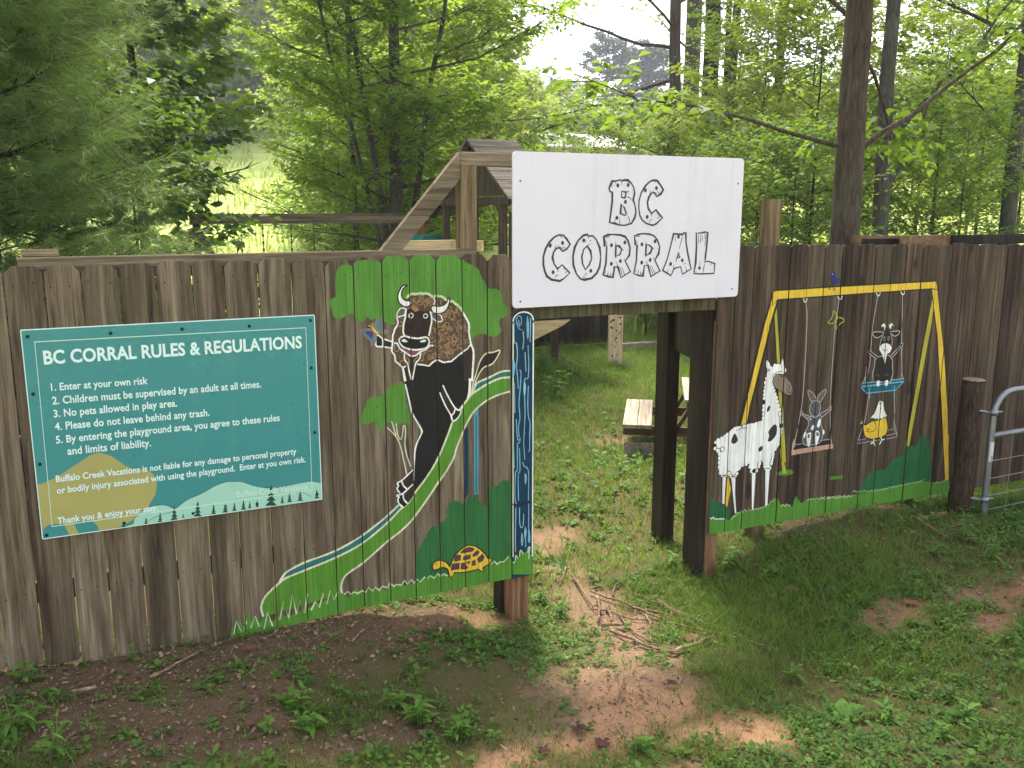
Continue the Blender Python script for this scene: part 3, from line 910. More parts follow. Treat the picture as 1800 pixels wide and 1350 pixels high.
p = Painter(pk_r)
ol = parse('1110,320 1150,270 1220,228 1300,238 1365,262 1383,310 1350,358 1270,380 1215,410 1185,490 1187,600 1222,730 1262,860 1302,1000 1322,1150 1332,1340', TG) + \
    parse('980,200 962,300 922,370 890,400 888,480 868,560 848,622 792,625 775,560 752,480 746,430 738,490 712,520 698,600 668,655 602,655 582,600 575,545 530,562 480,585 450,545 438,620 410,690 388,722 330,725 303,690 288,690 268,712 216,712 192,680 182,600 182,430 218,370 160,388 122,360 112,330 128,280 160,250 250,207 320,152 380,102 450,82 500,66 560,62 620,52 700,27 760,0', TH_) + \
    parse('1012,1220 1014,1000 1024,800 1044,600 1062,450 1092,380', TG)
p.fill(ol, 'llamaw', 7)
wl = []
for a_, b_ in zip(ol, ol[1:] + ol[:1]):
    m_ = max(1, round(math.hypot(b_[0] - a_[0], b_[1] - a_[1]) / .023))
    wl += [(a_[0] + (b_[0] - a_[0]) * i / m_, a_[1] + (b_[1] - a_[1]) * i / m_) for i in range(m_)]
for i, (x_, z_) in enumerate(wl):
    r_ = .0125 * rng.uniform(.8, 1.15)
    p.dot(x_, z_, r_ + .0042, 'outline', 6.5, n=9); p.dot(x_, z_, r_, 'llamaw', 7.2 + .02 * (i % 3), n=9)
for e_ in ('1065,140 1100,150 1140,220 1140,285 1100,325 1065,250', '1330,195 1350,105 1368,150 1368,230 1325,225'):
    p.stroke(e_, 'outline', 6.4, .006, closed=True, T=TG); p.fill(e_, 'llamaw', 6.8, True, TG)
fc = '1240,385 1310,375 1370,392 1450,470 1515,570 1530,660 1500,730 1440,745 1370,710 1290,660 1210,600 1182,520 1197,440'
p.fill(fc, 'face', 7.6, True, TG); p.stroke(fc, 'outline', 8, .005, closed=True, T=TG)
for s_ in ('1440,560 1465,595 1495,560', '1465,595 1465,690', '1420,620 1440,690 1500,690 1520,620', '1300,395 1340,420 1370,400', '1330,390 1335,435'):
    p.stroke(s_, 'outline', 8.4, .004, T=TG)
p.pdot('1340,420', .004, 'white', 8.2, TG)
x_, z_ = parse('1108,985', TG)[0]; p.dot(x_, z_, .011, 'spot', 7.6, .020, -.45)
for q_ in ('870,80 910,45 940,70 935,170 890,240 850,270 820,260 838,200 830,140', '345,220 380,162 415,220 415,265 370,300 335,278', '690,390 700,350 745,328 745,370 715,400'):
    p.fill(q_, 'spot', 7.6, True, TH_)
for q_ in ('220,715 270,712 240,1090 215,1085', '330,725 390,720 385,950 400,1210 380,1215 350,900', '605,660 660,655 625,1172 605,1172', '790,625 850,620 815,1110 785,1130'):
    p.fill(q_, 'llamaw', 6.2, False, TH_); p.stroke(q_, 'outline', 5.9, .006, closed=True, smooth=False, T=TH_)
for s_ in ('212,712 272,712', '328,728 392,722', '600,658 665,656', '788,628 852,622'):
    p.stroke(s_, 'outline', 7.7, .005, T=TH_)
p.build('llama_painting', fence_r)

p = Painter(pk_r)
rb = '450,620 530,640 600,600 640,640 612,730 650,830 662,920 640,1030 590,1090 500,1118 350,1118 310,1060 312,970 360,870 410,770 412,700 380,650 420,640'
p.fill('200,1105 640,1040 780,1020 800,1110 210,1190', 'outline', 5.5, False, TI)
p.fill('105,1220 832,1108 838,1172 105,1295', 'salmon', 6, False, TI)
p.stroke('105,1220 832,1108 838,1172 105,1295', 'ropew', 6.5, .004, closed=True, smooth=False, T=TI)
p.stroke('150,1020 180,1110 300,1095', 'ropew', 6.5, .004, T=TI); p.stroke('640,1040 780,1020', 'ropew', 6.5, .004, T=TI); p.stroke('180,1110 125,1190', 'ropew', 6.5, .004, T=TI); p.stroke('150,1020 120,1200', 'ropew', 6.5, .004, T=TI)
p.fill('285,560 310,570 440,610 440,650 390,650 300,600', 'rabbit', 7, False, TI); p.fill('760,490 600,575 620,640 775,520', 'rabbit', 7, False, TI)
for s_ in ('300,565 380,600 455,620', '300,595 370,650 410,700 412,770', '760,488 600,578', '770,525 640,640', '270,600 265,545 290,520 300,570 270,605', '765,500 775,450 805,440 820,470 800,510 765,510'):
    p.stroke(s_, 'ropew', 7.6, .005, T=TI)
p.fill(rb, 'rabbit', 7, False, TI); p.stroke(rb, 'ropew', 7.5, .005, closed=True, T=TI)
hd = '480,360 540,345 600,370 615,450 600,560 540,630 460,590 430,530 440,430'
for e_ in ('400,165 470,195 520,260 545,345 480,370 420,280', '555,345 590,240 700,140 710,200 670,280 610,365'):
    p.fill(e_, 'grey', 7.2, False, TI); p.stroke(e_, 'ropew', 7.8, .005, closed=True, T=TI)
p.fill('430,220 480,260 500,320 450,290', 'pink', 7.9, False, TI)
p.fill(hd, 'rabbit', 8, True, TI); p.stroke(hd, 'ropew', 8.4, .005, closed=True, T=TI)
for c_ in ('485,490', '575,470'):
    p.pdot(c_, .006, 'black', 8.6, TI); p.pdot(c_, .003, 'white', 8.8, TI, .002)
p.pdot('515,570', .003, 'black', 8.6, TI)
for q_ in ('560,760 590,670 620,670 625,730 590,810 560,800', '450,830 480,770 515,790 490,850 460,860', '430,670 445,650 455,675 442,690', '320,1000 340,900 370,900 345,980', '380,930 450,900 455,960 430,1130 395,1145 375,1000', '530,890 590,885 600,960 560,1100 530,1115', '655,850 690,880 680,930 660,930'):
    p.fill(q_, 'white', 8.6, True, TI)
p.fill('390,950 430,930 425,990 395,1000', 'grey', 8.9, True, TI); p.fill('545,905 585,900 585,960 550,960', 'grey', 8.9, True, TI)
p.build('rabbit_painting', fence_r)

p = Painter(pk_r)
st = '130,1110 800,1040 790,1095 660,1220 430,1245 200,1270 130,1190'
p.fill(st, 'tealseat', 5, False, TJ); p.stroke(st, 'paleblue', 5.5, .006, closed=True, smooth=False, T=TJ); p.stroke('140,1165 790,1085', 'paleblue', 5.6, .007, smooth=False, T=TJ)
p.stroke('245,1180 245,1345', 'paleblue', 6, .007, T=TJ); p.stroke('640,1150 640,1345', 'paleblue', 6, .007, T=TJ)
for s_ in ('205,850 180,1020 150,1100', '180,1020 190,1100', '765,950 745,1040', '765,950 790,1040'):
    p.stroke(s_, 'ropew', 6, .005, T=TJ)
bd = '340,740 400,700 480,680 560,680 610,760 602,850 612,950 575,1080 310,1085 305,960 330,850'
p.stroke(jag(parse(bd, TJ), .003, .012), 'ropew', 5.8, .012, closed=True, smooth=False)
for s_ in ('250,615 300,660 390,725', '760,505 690,590 590,690'):
    p.stroke(s_, 'ropew', 5.8, .022, T=TJ); p.stroke(s_, 'black', 6.6, .013, T=TJ)
p.fill(bd, 'black', 6.5, False, TJ)
for c_ in ('250,615', '760,505'):
    p.pdot(c_, .0135, 'ropew', 6.2, TJ); p.pdot(c_, .009, 'black', 6.8, TJ)
for e_ in ('300,340 330,300 470,310 420,370 350,390', '575,300 720,285 700,340 640,365 590,330'):
    p.fill(e_, 'black', 7, True, TJ); p.stroke(e_, 'ropew', 7.4, .006, closed=True, T=TJ)
p.fill('420,510 440,380 490,300 530,230 570,300 602,380 600,510 500,480', 'black', 7.6, True, TJ)
p.stroke('405,540 425,440 460,350', 'ropew', 7.9, .005, T=TJ); p.stroke('600,520 604,430 580,330', 'ropew', 7.9, .005, T=TJ)
p.fill('405,540 450,490 510,475 570,500 600,550 570,620 520,650 490,800 462,700 440,640 405,590', 'white', 8, False, TJ)
for q_ in ('480,290 502,220 490,168 450,175 430,222 478,212', '562,240 552,190 600,155 630,215 600,190 582,252'):
    p.fill(q_, 'white', 8, False, TJ)
for c_ in ('480,405', '547,400'):
    p.pdot(c_, .0085, 'ropew', 8, TJ, .0145); p.pdot(c_, .0055, 'black', 8.4, TJ, .010)
for s_ in ('490,530 490,605', '450,570 490,605 525,575'):
    p.stroke(s_, 'outline', 8.4, .004, T=TJ)
for q_ in ('362,1090 400,1065 402,1150 366,1155', '490,1080 538,1062 528,1145 494,1150'):
    p.fill(q_, 'white', 8.2, True, TJ)
p.stroke('340,985 380,980 410,1005', 'grey', 7, .004, T=TJ); p.stroke('470,985 510,970 540,990', 'grey', 7, .004, T=TJ)
p.build('goat_painting', fence_r)

p = Painter(pk_r)
p.fill('100,1140 280,1110 350,1170 130,1225', 'violet', 5, False, TK)
p.stroke('265,1115 140,1140 95,1145 85,1225 350,1175 560,1140', 'ropew', 5.5, .004, smooth=False, T=TK); p.stroke('690,1050 940,1000 945,1075 700,1120', 'ropew', 5.5, .004, smooth=False, T=TK); p.stroke('735,935 830,910 885,780 940,1000 860,905', 'ropew', 5.5, .004, smooth=False, T=TK)
cb = '200,790 250,820 330,770 400,730 480,720 600,690 680,640 720,760 732,900 690,1020 600,1080 480,1110 350,1125 250,1080 210,980'
p.stroke(cb, 'outline', 6, .008, closed=True, T=TK); p.fill(cb, 'yellow', 6.5, True, TK)
p.fill('590,290 630,330 650,500 712,630 640,645 600,700 570,660 530,705 500,660 470,700 430,665 355,672 440,580 500,430 540,320', 'white', 7.2, False, TK)
p.pdot('570,355', .0075, 'grey', 7.6, TK); p.pdot('575,465', .006, 'grey', 7.6, TK, .011); p.pdot('575,470', .003, 'white', 7.9, TK, .007)
p.stroke('270,860 285,905 330,910 265,955 330,970 430,950 475,880 470,790 420,745', 'outline', 7.2, .004, T=TK)
for s_ in ('430,1110 425,1190 360,1225', '425,1190 450,1265', '575,1080 600,1140 550,1240', '600,1140 660,1130', '400,1195 360,1225'):
    p.stroke(s_, 'white', 7.4, .007, T=TK)
p.stroke('610,205 600,250 560,250', 'grey', 7.4, .006, T=TK)
p.stroke('170,735 180,780 145,790', 'lightgreen', 7.4, .006, T=TK)
p.build('chicken_painting', fence_r)

p = Painter(pk_r)
p.fill('160,195 180,150 210,138 240,170 245,240 290,250 340,185 330,240 290,300 235,345 195,320 178,250', 'blue', 6, False, TL)
p.pdot('195,185', .003, 'white', 6.5, TL)
for s_ in ('200,335 150,385 130,425', '150,385 165,420', '215,345 215,390 200,430', '215,390 235,430'):
    p.stroke(s_, 'outline', 6.4, .004, T=TL)
p.build('bird_painting', fence_r)
p = Painter(pk_r)
for s_ in ('210,720 250,790 240,860 210,910 130,910 170,850 200,790 200,730', '230,900 280,830 350,850 350,890 310,910 270,960 240,1000 225,940', '245,880 280,800'):
    p.stroke(s_, 'lime', 6.5, .007, T=TL)
p.build('butterfly_painting', fence_r)

# ================================================================== GATEWAY FRAME
gate = empty('gateway_frame', (2.6, .1, 0))
tag(gate, 'weathered timber gateway frame with diagonal brace and short header boards between the two fences', 'gateway')


def gpart(name, mat, fn):
    mb = MB(); fn(mb)
    mb.v = [(x - 2.6, y - .1, z) for x, y, z in mb.v]
    return mb.build(name, mat, gate)


mb = MB()
hx = [2.0, 2.10] + [XZ(x, 560)[0] for x in (978, 1018, 1060, 1090, 1128, 1166, 1203, 1235)] + [3.282]
for a, b in zip(hx[:-1], hx[1:]):
    zb_ = XZ(935, 562)[1] + (a - 2.1) / 1.2 * (XZ(1260, 545)[1] - XZ(935, 562)[1])
    mb.box(a - 2.6 + .0015, b - 2.6 - .0015, -.086, -.07, zb_ + rng.uniform(-.003, .003), 2.12, rng.random())
mb.build('header_boards', M['header_wood'], gate)
PY = .075
xa, za = XZ(812, 292, PY - .044); xb, _ = XZ(838, 292, PY - .044)
zt_ = XZ(812, 266, PY - .044)[1]; zbm = XZ(850, 292, PY - .044)[1]
gpart('post', M['post_wood'], lambda m: m.beam(((xa + xb) / 2, PY, .35), ((xa + xb) / 2, PY, zbm), xb - xa, .088, (0, 1, 0), .8))
gpart('top_beam', M['rail_wood'], lambda m: m.beam((xa, PY, (zt_ + zbm) / 2), (3.36, PY, (zt_ + zbm) / 2), .06, zt_ - zbm, tint=.85))
b0 = XZ(640, 462, PY - .02); b1 = XZ(830, 258, PY - .02)
gpart('brace', M['rail_wood'], lambda m: m.hexa([(XZ(655, 440, PY)[0], PY - .03, 1.70), (XZ(692, 440, PY)[0], PY - .03, 1.70), (XZ(692, 440, PY)[0], PY + .01, 1.70), (XZ(655, 440, PY)[0], PY + .01, 1.70),
                                                (xa - .002, PY - .03, zt_), (xa - .002, PY - .03, zbm - .06), (xa - .002, PY + .01, zbm - .06), (xa - .002, PY + .01, zt_)], .7))
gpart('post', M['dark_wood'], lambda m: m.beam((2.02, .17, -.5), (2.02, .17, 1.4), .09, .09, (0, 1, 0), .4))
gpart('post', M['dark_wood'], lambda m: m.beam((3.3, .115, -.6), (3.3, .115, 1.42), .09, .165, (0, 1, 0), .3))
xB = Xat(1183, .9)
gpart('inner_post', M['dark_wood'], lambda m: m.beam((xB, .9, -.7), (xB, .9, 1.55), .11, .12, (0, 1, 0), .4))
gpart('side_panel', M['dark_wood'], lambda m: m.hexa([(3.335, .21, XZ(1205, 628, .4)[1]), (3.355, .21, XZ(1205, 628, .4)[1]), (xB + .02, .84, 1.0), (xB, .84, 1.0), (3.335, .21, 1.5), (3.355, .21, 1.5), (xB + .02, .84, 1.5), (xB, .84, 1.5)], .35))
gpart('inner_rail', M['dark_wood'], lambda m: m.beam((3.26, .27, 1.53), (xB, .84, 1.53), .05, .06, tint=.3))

# ================================================================== SIGNS
k = NT('white_sign_sheet')
dr = k.ramp(k.noise(k.vec((16, 16, .9)), 1.0, 4, .6), [(.52, 0.0), (.75, .14)])
sm_ = k.ramp(k.noise(k.vec((3, 3, 3)), 1.0, 5, .65), [(.45, 0.0), (.75, .10)])
sp_ = k.ramp(k.noise(k.vec((140, 140, 140)), 1.0, 2), [(.78, 0.0), (.81, .25)])
cc = k.mix(dr, S(234, 228, 235), S(168, 160, 140)); cc = k.mix(sm_, cc, S(180, 176, 168)); cc = k.mix(sp_, cc, S(120, 108, 92))
k.ln(cc, k.b.inputs['Base Color']); k.ln(k.math('ADD', k.math('MULTIPLY', sm_, 2.0), .34), k.b.inputs['Roughness'])
k.bump(k.noise(k.vec((4, 4, 4)), 1.0, 2), .12, .02)
M['signwhite'] = k.m
M['sign_ink'] = plain('sign_ink', S(70, 58, 56), .5, 0, .1)
k = NT('teal_printed_sign')
dr = k.ramp(k.noise(k.vec((14, 14, 1.0)), 1.0, 4, .6), [(.50, 0.0), (.75, .16)])
sm_ = k.ramp(k.noise(k.vec((3.5, 3.5, 3.5)), 1.0, 5, .65), [(.4, 0.0), (.75, .16)])
cc = k.mix(dr, S(66, 146, 142), S(118, 158, 150)); cc = k.mix(sm_, cc, S(58, 124, 118))
k.ln(cc, k.b.inputs['Base Color']); k.ln(k.math('ADD', sm_, .26), k.b.inputs['Roughness'])
k.bump(k.noise(k.vec((3, 3, 3)), 1.0, 2), .15, .03)
M['teal_sign'] = k.m
M['sign_mint'] = plain('mint_print', S(168, 216, 190), .4, 0, .04)
M['sign_tan'] = plain('tan_print', S(176, 168, 100), .4, 0, .05)
M['sign_white'] = plain('white_print', S(226, 248, 238), .4, 0, .02)
M['sign_pale'] = plain('pale_print', S(206, 236, 216), .4, 0, .02)
M['sign_tree'] = plain('dark_green_print', S(40, 78, 68), .4, 0, .05)
M['screw'] = plain('black_screw', S(32, 46, 48), .4, .6, .1)
M['screw_grey'] = plain('steel_screw', S(96, 96, 100), .4, .6, .1)


class Ink(Painter):
    """prints on a flat sign: one convex clip region"""
    def __init__(s, poly, y):
        k = Picket(0, 1, 0, 1, 0, y, .5); k.poly = poly
        k.x0 = min(q[0] for q in poly); k.x1 = max(q[0] for q in poly)
        Painter.__init__(s, [k])

    def build(s, name, mats, parent):
        return s.mb.build(name, [M[k] for k in s.mats], parent)


def rounded(x0, x1, z0, z1, r, n=5):
    out = []
    for cx, cz, a0 in ((x0 + r, z0 + r, 180), (x1 - r, z0 + r, 270), (x1 - r, z1 - r, 0), (x0 + r, z1 - r, 90)):
        out += [(cx + r * math.cos(R(a0 + 90 * i / n)), cz + r * math.sin(R(a0 + 90 * i / n))) for i in range(n + 1)]
    return out


def plate(name, poly, y0, th, mat, parent, edge=None):
    n = len(poly); mb = MB()
    mb.add([(x, y0, z) for x, z in poly] + [(x, y0 + th, z) for x, z in poly], [tuple(range(n)), tuple(range(2 * n - 1, n - 1, -1))] + [(i, n + i, n + (i + 1) % n, (i + 1) % n) for i in range(n)])
    return mb.build(name, mat, parent)


# white name sign
YS = -.026
ws = empty('name_sign'); tag(ws, 'large white board over the gateway lettered BC CORRAL in plank-style letters', 'sign')
wq = [XZ(900, 267, YS), XZ(1309, 277, YS), XZ(1296, 522, YS), XZ(902, 541, YS)]
wx0, wx1, wz1, wz0 = (wq[0][0] + wq[3][0]) / 2, (wq[1][0] + wq[2][0]) / 2, (wq[0][1] + wq[1][1]) / 2, (wq[2][1] + wq[3][1]) / 2
wpoly = rounded(wx0, wx1, wz0, wz1, .022)
plate('board', wpoly, YS, .008, M['signwhite'], ws)


def parseY(s, T, Y):
    ox, oy, k = T
    return [XZ(ox + float(w.split(',')[0]) * k, oy + float(w.split(',')[1]) * k, Y) for w in s.split()]


W1, W2, W3, W4 = (1050, 300, .07778), (940, 395, .1), (1100, 395, .09444), (860, 240, .26667)
ik = Ink(wpoly, YS)
LET = [
    (W1, ['340,235 400,235 530,205 545,235 600,215 690,215 770,290 830,400 840,520 810,660 850,780 872,940 840,1070 770,1190 620,1235 500,1230 400,1195 275,1170 310,900 335,700 335,480 290,480 260,400 310,290', '550,465 650,485 635,590 620,612 545,605', '540,755 610,840 655,980 620,1010 520,970'],
     ['463,335', '695,325', '633,705', '440,1065'], ['545,235 545,320', '675,620 690,590 740,620 800,680', '500,1050 510,1220', '685,1000 730,1130 710,1170', '415,240 420,310', '330,300 325,380', '395,1080 395,1180', '650,475 690,480 710,450', '800,420 790,450', '640,1010 655,985']),
    (W1, ['1350,225 1260,215 1180,250 1080,350 990,500 940,680 935,850 960,1010 1010,1110 1100,1190 1250,1235 1330,1200 1470,1065 1320,885 1225,970 1150,860 1130,720 1160,600 1230,500 1290,500 1335,590 1430,530 1490,430 1430,330'],
     ['1333,393', '1085,445', '1125,1045'], ['1200,440 1190,540 1150,620', '1240,440 1320,540', '1350,460 1400,530', '1310,480 1350,560', '1225,970 1230,1030', '1340,960 1370,980', '1370,1010 1410,1040', '1350,1060 1385,1075', '1170,1180 1200,1110 1240,1110', '1280,240 1310,260', '1080,360 1100,380']),
    (W2, ['500,185 420,180 340,220 260,300 190,420 150,560 150,700 175,820 210,900 290,965 440,990 520,940 615,845 480,705 400,775 340,690 310,580 330,480 390,410 440,405 490,470 560,430 620,345 560,250'],
     ['487,320', '270,368', '320,835'], ['370,350 360,420 320,500', '400,360 490,460', '500,380 550,425', '470,390 510,440', '400,775 410,825', '500,780 530,770', '530,850 570,820', '360,940 380,890 420,885', '440,190 480,230', '270,310 290,340']),
    (W2, ['930,170 850,190 760,280 700,400 670,560 680,720 730,860 800,950 870,970 1000,940 1090,850 1140,740 1160,560 1140,400 1080,260 1020,195 940,200', '920,375 860,430 825,560 840,690 890,790 960,700 1000,590 980,460'],
     ['860,275', '983,810'], ['935,180 940,240', '870,280 905,300', '920,370 970,335', '850,910 920,850', '840,940 870,920', '960,270 990,280', '870,940 900,930']),
    (W2, ['1215,205 1280,180 1360,170 1500,180 1590,210 1640,290 1675,410 1660,540 1590,640 1680,825 1515,930 1460,740 1400,740 1375,930 1290,910 1200,885 1250,680 1265,380 1225,380', '1425,365 1480,375 1530,430 1500,520 1420,560'],
     ['1348,360', '1583,310', '1345,688', '1503,638'], ['1245,270 1240,370', '1265,300 1265,420', '1420,300 1425,370', '1640,440 1670,430', '1530,430 1560,450', '1220,220 1310,215', '1520,740 1580,880', '1490,740 1540,890', '1250,800 1230,870', '1290,820 1280,890', '1330,850 1330,910', '1360,860 1355,920', '1420,560 1425,590', '1590,640 1570,600', '1430,650 1460,730']),
    (W3, ['160,205 220,185 310,165 440,175 530,210 590,290 630,410 610,540 540,660 635,860 465,965 410,750 345,760 320,960 240,945 145,910 195,680 210,380 175,380', '380,365 440,385 490,430 460,520 370,580'],
     ['300,365', '543,308', '295,705', '453,657'], ['185,270 190,370', '210,300 212,420', '375,310 378,370', '590,445 625,435', '490,430 520,455', '165,220 260,215', '470,760 540,900', '440,760 500,920', '195,820 180,890', '235,840 225,910', '275,870 275,940', '300,880 300,950', '540,660 510,610', '370,580 370,605', '380,670 400,740']),
    (W3, ['890,165 960,175 1060,180 1080,150 1115,150 1120,330 1160,580 1215,820 1055,920 1020,780 900,815 840,945 685,850 770,640 850,330', '985,520 1005,600 945,635'],
     ['980,225', '833,730', '1050,662'], ['1060,180 1030,300 990,460', '1070,735 1115,720', '930,180 915,310', '945,635 930,690', '790,830 770,890', '1110,770 1130,860', '900,740 885,820', '960,570 940,650']),
    (W3, ['1310,155 1400,155 1470,135 1525,145 1510,350 1480,600 1475,690 1540,680 1655,725 1640,905 1440,915 1265,910 1300,700 1315,400'],
     ['1370,805'], ['1470,700 1450,800 1440,910', '1350,180 1355,350', '1385,190 1390,330', '1420,190 1425,300', '1470,150 1475,260', '1500,160 1470,380', '1380,680 1375,760', '1560,730 1600,735', '1310,860 1300,890']),
]
for T, outs, nails, lines in LET:
    for i, o_ in enumerate(outs):
        ik.stroke(parseY(o_, T, YS), 'sign_ink', 1, .0105, closed=True, smooth=False, wob=.35)
    for c_ in nails:
        x_, z_ = parseY(c_, T, YS)[0]; ik.dot(x_, z_, .0088, 'sign_ink', 1.5, .0105)
    for l_ in lines:
        ik.stroke(parseY(l_, T, YS), 'sign_ink', 1.2, .0045, taper=True)
ik.build('lettering', None, ws)
for c_ in ('205,292', '1640,310', '1600,1005', '205,1088'):
    x_, z_ = parseY(c_, W4, YS)[0]
    mb = MB(); mb.disc((x_, YS - .0006, z_), (0, -1, 0), .0055, 8, .3); mb.build('screw', M['screw_grey'], ws)

# teal rules sign
YR = -.013
rs = empty('rules_sign'); tag(rs, 'teal rules and regulations sign screwed to the left fence', 'sign')
rq = [XZ(38, 580, YR), XZ(552, 556, YR), XZ(565, 876, YR), XZ(75, 948, YR)]
rx0, rx1, rz1, rz0 = (rq[0][0] + rq[3][0]) / 2, (rq[1][0] + rq[2][0]) / 2, (rq[0][1] + rq[1][1]) / 2, (rq[2][1] + rq[3][1]) / 2
rpoly = [(rx0, rz0), (rx1, rz0), (rx1, rz1), (rx0, rz1)]
plate('board', rpoly, YR, .007, M['teal_sign'], rs)
ip = .0015
rim_ = MB()
for (xa_, xb_, za_, zb_) in ((rx0 - .002, rx1 + .002, rz1, rz1 + .004), (rx0 - .002, rx1 + .002, rz0 - .004, rz0), (rx0 - .004, rx0 - .0001, rz0, rz1), (rx1 + .0001, rx1 + .004, rz0, rz1)):
    rim_.box(xa_, xb_, YR + .0005, YR + .0065, za_, zb_)
rim_.build('edge_strip', M['sign_white'], rs)
R1, R8 = (0, 500, 1 / 3.), (40, 780, .3)
art = Ink(rpoly, YR)
art.fill(parseY('60,252 140,222 200,195 300,130 400,65 450,52 520,72 600,128 650,148 720,148 765,178 787,235 777,300 742,355 722,400 670,420 640,450 552,494 545,520 440,520 445,500 438,480 410,455 330,452 300,470 330,530 275,545 262,510 240,472 200,470 150,475 122,498 112,540 60,560', R8, YR), 'sign_tan', 1)
art.build('bison_logo', None, rs)
art = Ink(rpoly, YR)
hill = '560,500 650,470 655,440 700,395 760,365 830,358 885,378 905,372 960,330 1050,290 1130,245 1200,222 1280,222 1350,245 1420,258 1500,255 1600,235 1690,220 1760,232'
art.fill(parseY(hill + ' 1790,330 560,560', R8, YR), 'sign_mint', 1.4)
art.stroke(parseY('700,395 760,365 830,358 885,378 905,372 960,330 1050,290 1130,245 1200,222 1280,222 1350,245 1420,258 1500,255 1600,235 1690,220 1760,232', R8, YR), 'sign_tree', 1.7, .002)
for l_ in ('740,450 800,420 870,400 890,385', '1600,290 1640,285 1690,310', '1420,250 1480,270 1530,285'):
    art.stroke(parseY(l_, R8, YR), 'sign_tree', 1.7, .002)
for x_, y_, h_ in ((723, 468, 45), (805, 456, 55), (888, 442, 80), (940, 432, 25), (1025, 420, 85), (1118, 408, 55), (1187, 398, 62), (1240, 390, 48), (1293, 382, 55), (1330, 375, 38), (1373, 368, 38), (1455, 355, 115), (1520, 345, 42), (1563, 338, 52), (1625, 330, 60), (1722, 316, 50), (590, 500, 50)):
    for i in range(4):
        f0 = i / 4
        ww = h_ * (.10 + .07 * i)
        yt = y_ - h_ * (1 - f0); yb = y_ - h_ * (1 - f0 - .32)
        art.fill(parseY(f'{x_},{yt} {x_ + ww},{yb} {x_ - ww},{yb}', R8, YR), 'sign_tree', 2 + i * .2)
art.build('hills_art', None, rs)
art = Ink(rpoly, YR)
art.stroke(parseY('183,303 1612,228 1645,1085 275,1276', R1, YR), 'sign_pale', 4, .0045, closed=True, smooth=False, wob=0)
art.build('border_line', None, rs)

TEXT = [("BC CORRAL RULES & REGULATIONS", '232,420', '1592,333', .9), ("1. Enter at your own risk", '270,560', '780,524', .5), ("2. Children must be supervised by an adult at all times.", '277,632', '1377,542', .5),
        ("3. No pets allowed in play area.", '284,700', '935,642', .5), ("4. Please do not leave behind any trash.", '290,768', '1105,692', .5), ("5. By entering the playground area, you agree to these rules", '296,838', '1475,718', .5),
        ("and limits of liability.", '357,898', '797,852', .5), ("Buffalo Creek Vacations is not liable for any damage to personal property", '296,1042', '1563,893', .4),
        ("or bodily injury associated with using the playground.  Enter at you own risk.", '301,1103', '1612,936', .4), ("Thank you & enjoy your stay.", '305,1262', '832,1190', .45), ("Buffalo Creek Vacations", '1247,1122', '1623,1080', .3)]
for s_, a_, b_, wt in TEXT:
    cu = bpy.data.curves.new('txt', 'FONT'); cu.body = s_; cu.size = 1.0; cu.offset = .032 if wt > .8 else .024; cu.resolution_u = 3
    cu.space_character = 1.02
    ob = bpy.data.objects.new('txt', cu); C.objects.link(ob)
    dg = bpy.context.evaluated_depsgraph_get()
    me = bpy.data.meshes.new_from_object(ob.evaluated_get(dg))
    bpy.data.objects.remove(ob)
    vx = np.array([v.co[:] for v in me.vertices])
    (ax, az), (bx, bz) = parseY(a_ + ' ' + b_, R1, YR)
    x0, x1 = vx[:, 0].min(), vx[:, 0].max()
    k_ = (bx - ax) / (x1 - x0)
    yoff = YR - (.0026 if wt > .35 else .0024)
    vs = [(ax + (v[0] - x0) * k_, yoff, az + (bz - az) * (v[0] - x0) / (x1 - x0) + v[1] * k_ * 1.22) for v in vx]
    txt = MB()
    txt.add(vs, [tuple(f.vertices)[::1] for f in me.polygons], .5, 0 if wt != .3 else 1)
    bpy.data.meshes.remove(me)
    txt.build('text_line', [M['sign_white'], M['sign_pale']], rs)
for c_ in ('145,275', '583,257', '960,235', '1315,220', '1637,190', '1642,440', '1660,780', '175,578', '210,948', '245,1322', '655,1258', '1018,1207', '1355,1157', '1672,1105'):
    x_, z_ = parseY(c_, R1, YR)[0]
    mb = MB(); mb.disc((x_, YR - .0006, z_), (0, -1, 0), .0075, 8, .45); mb.build('screw', M['screw'], rs)

# ================================================================== LOG POST AND FARM GATE
def bark_mat(name, light, dark, scale=1.0, stretch=.16):
    k = NT(name)
    v = k.vec((26 * scale, 26 * scale, 26 * scale * stretch))
    n = k.noise(v, 1.0, 6, .65, .4)
    vo = k.new('ShaderNodeTexVoronoi', feature='DISTANCE_TO_EDGE'); k.ln(k.vec((30 * scale, 30 * scale, 30 * scale * stretch * .6)), vo.inputs['Vector']); vo.inputs['Scale'].default_value = 1.0
    crack = k.ramp(vo.outputs['Distance'], [(.02, .25), (.22, 1.0)])
    big = k.noise(k.vec(), 1.6, 3)
    rg = k.noise(k.vec((34 * scale, 34 * scale, 34 * scale * stretch * .45)), 1.0, 5, .6, 1.2)
    c = k.mix(k.ramp(rg, [(.36, 0.0), (.62, 1.0)]), dark, light)
    c = k.mix(.5, c, k.mix(n, dark, light))
    c = k.mix(.45, c, k.mix(1.0, c, crack, 'MULTIPLY'))
    c = k.mix(k.ramp(big, [(.5, 0.0), (.75, .5)]), c, S(108, 112, 96))
    k.ln(c, k.b.inputs['Base Color']); k.b.inputs['Roughness'].default_value = .92; k.b.inputs['Specular IOR Level'].default_value = .15
    k.bump(k.math('ADD', n, k.math('ADD', rg, k.math('MULTIPLY', crack, .4))), .9, .02)
    return k.m


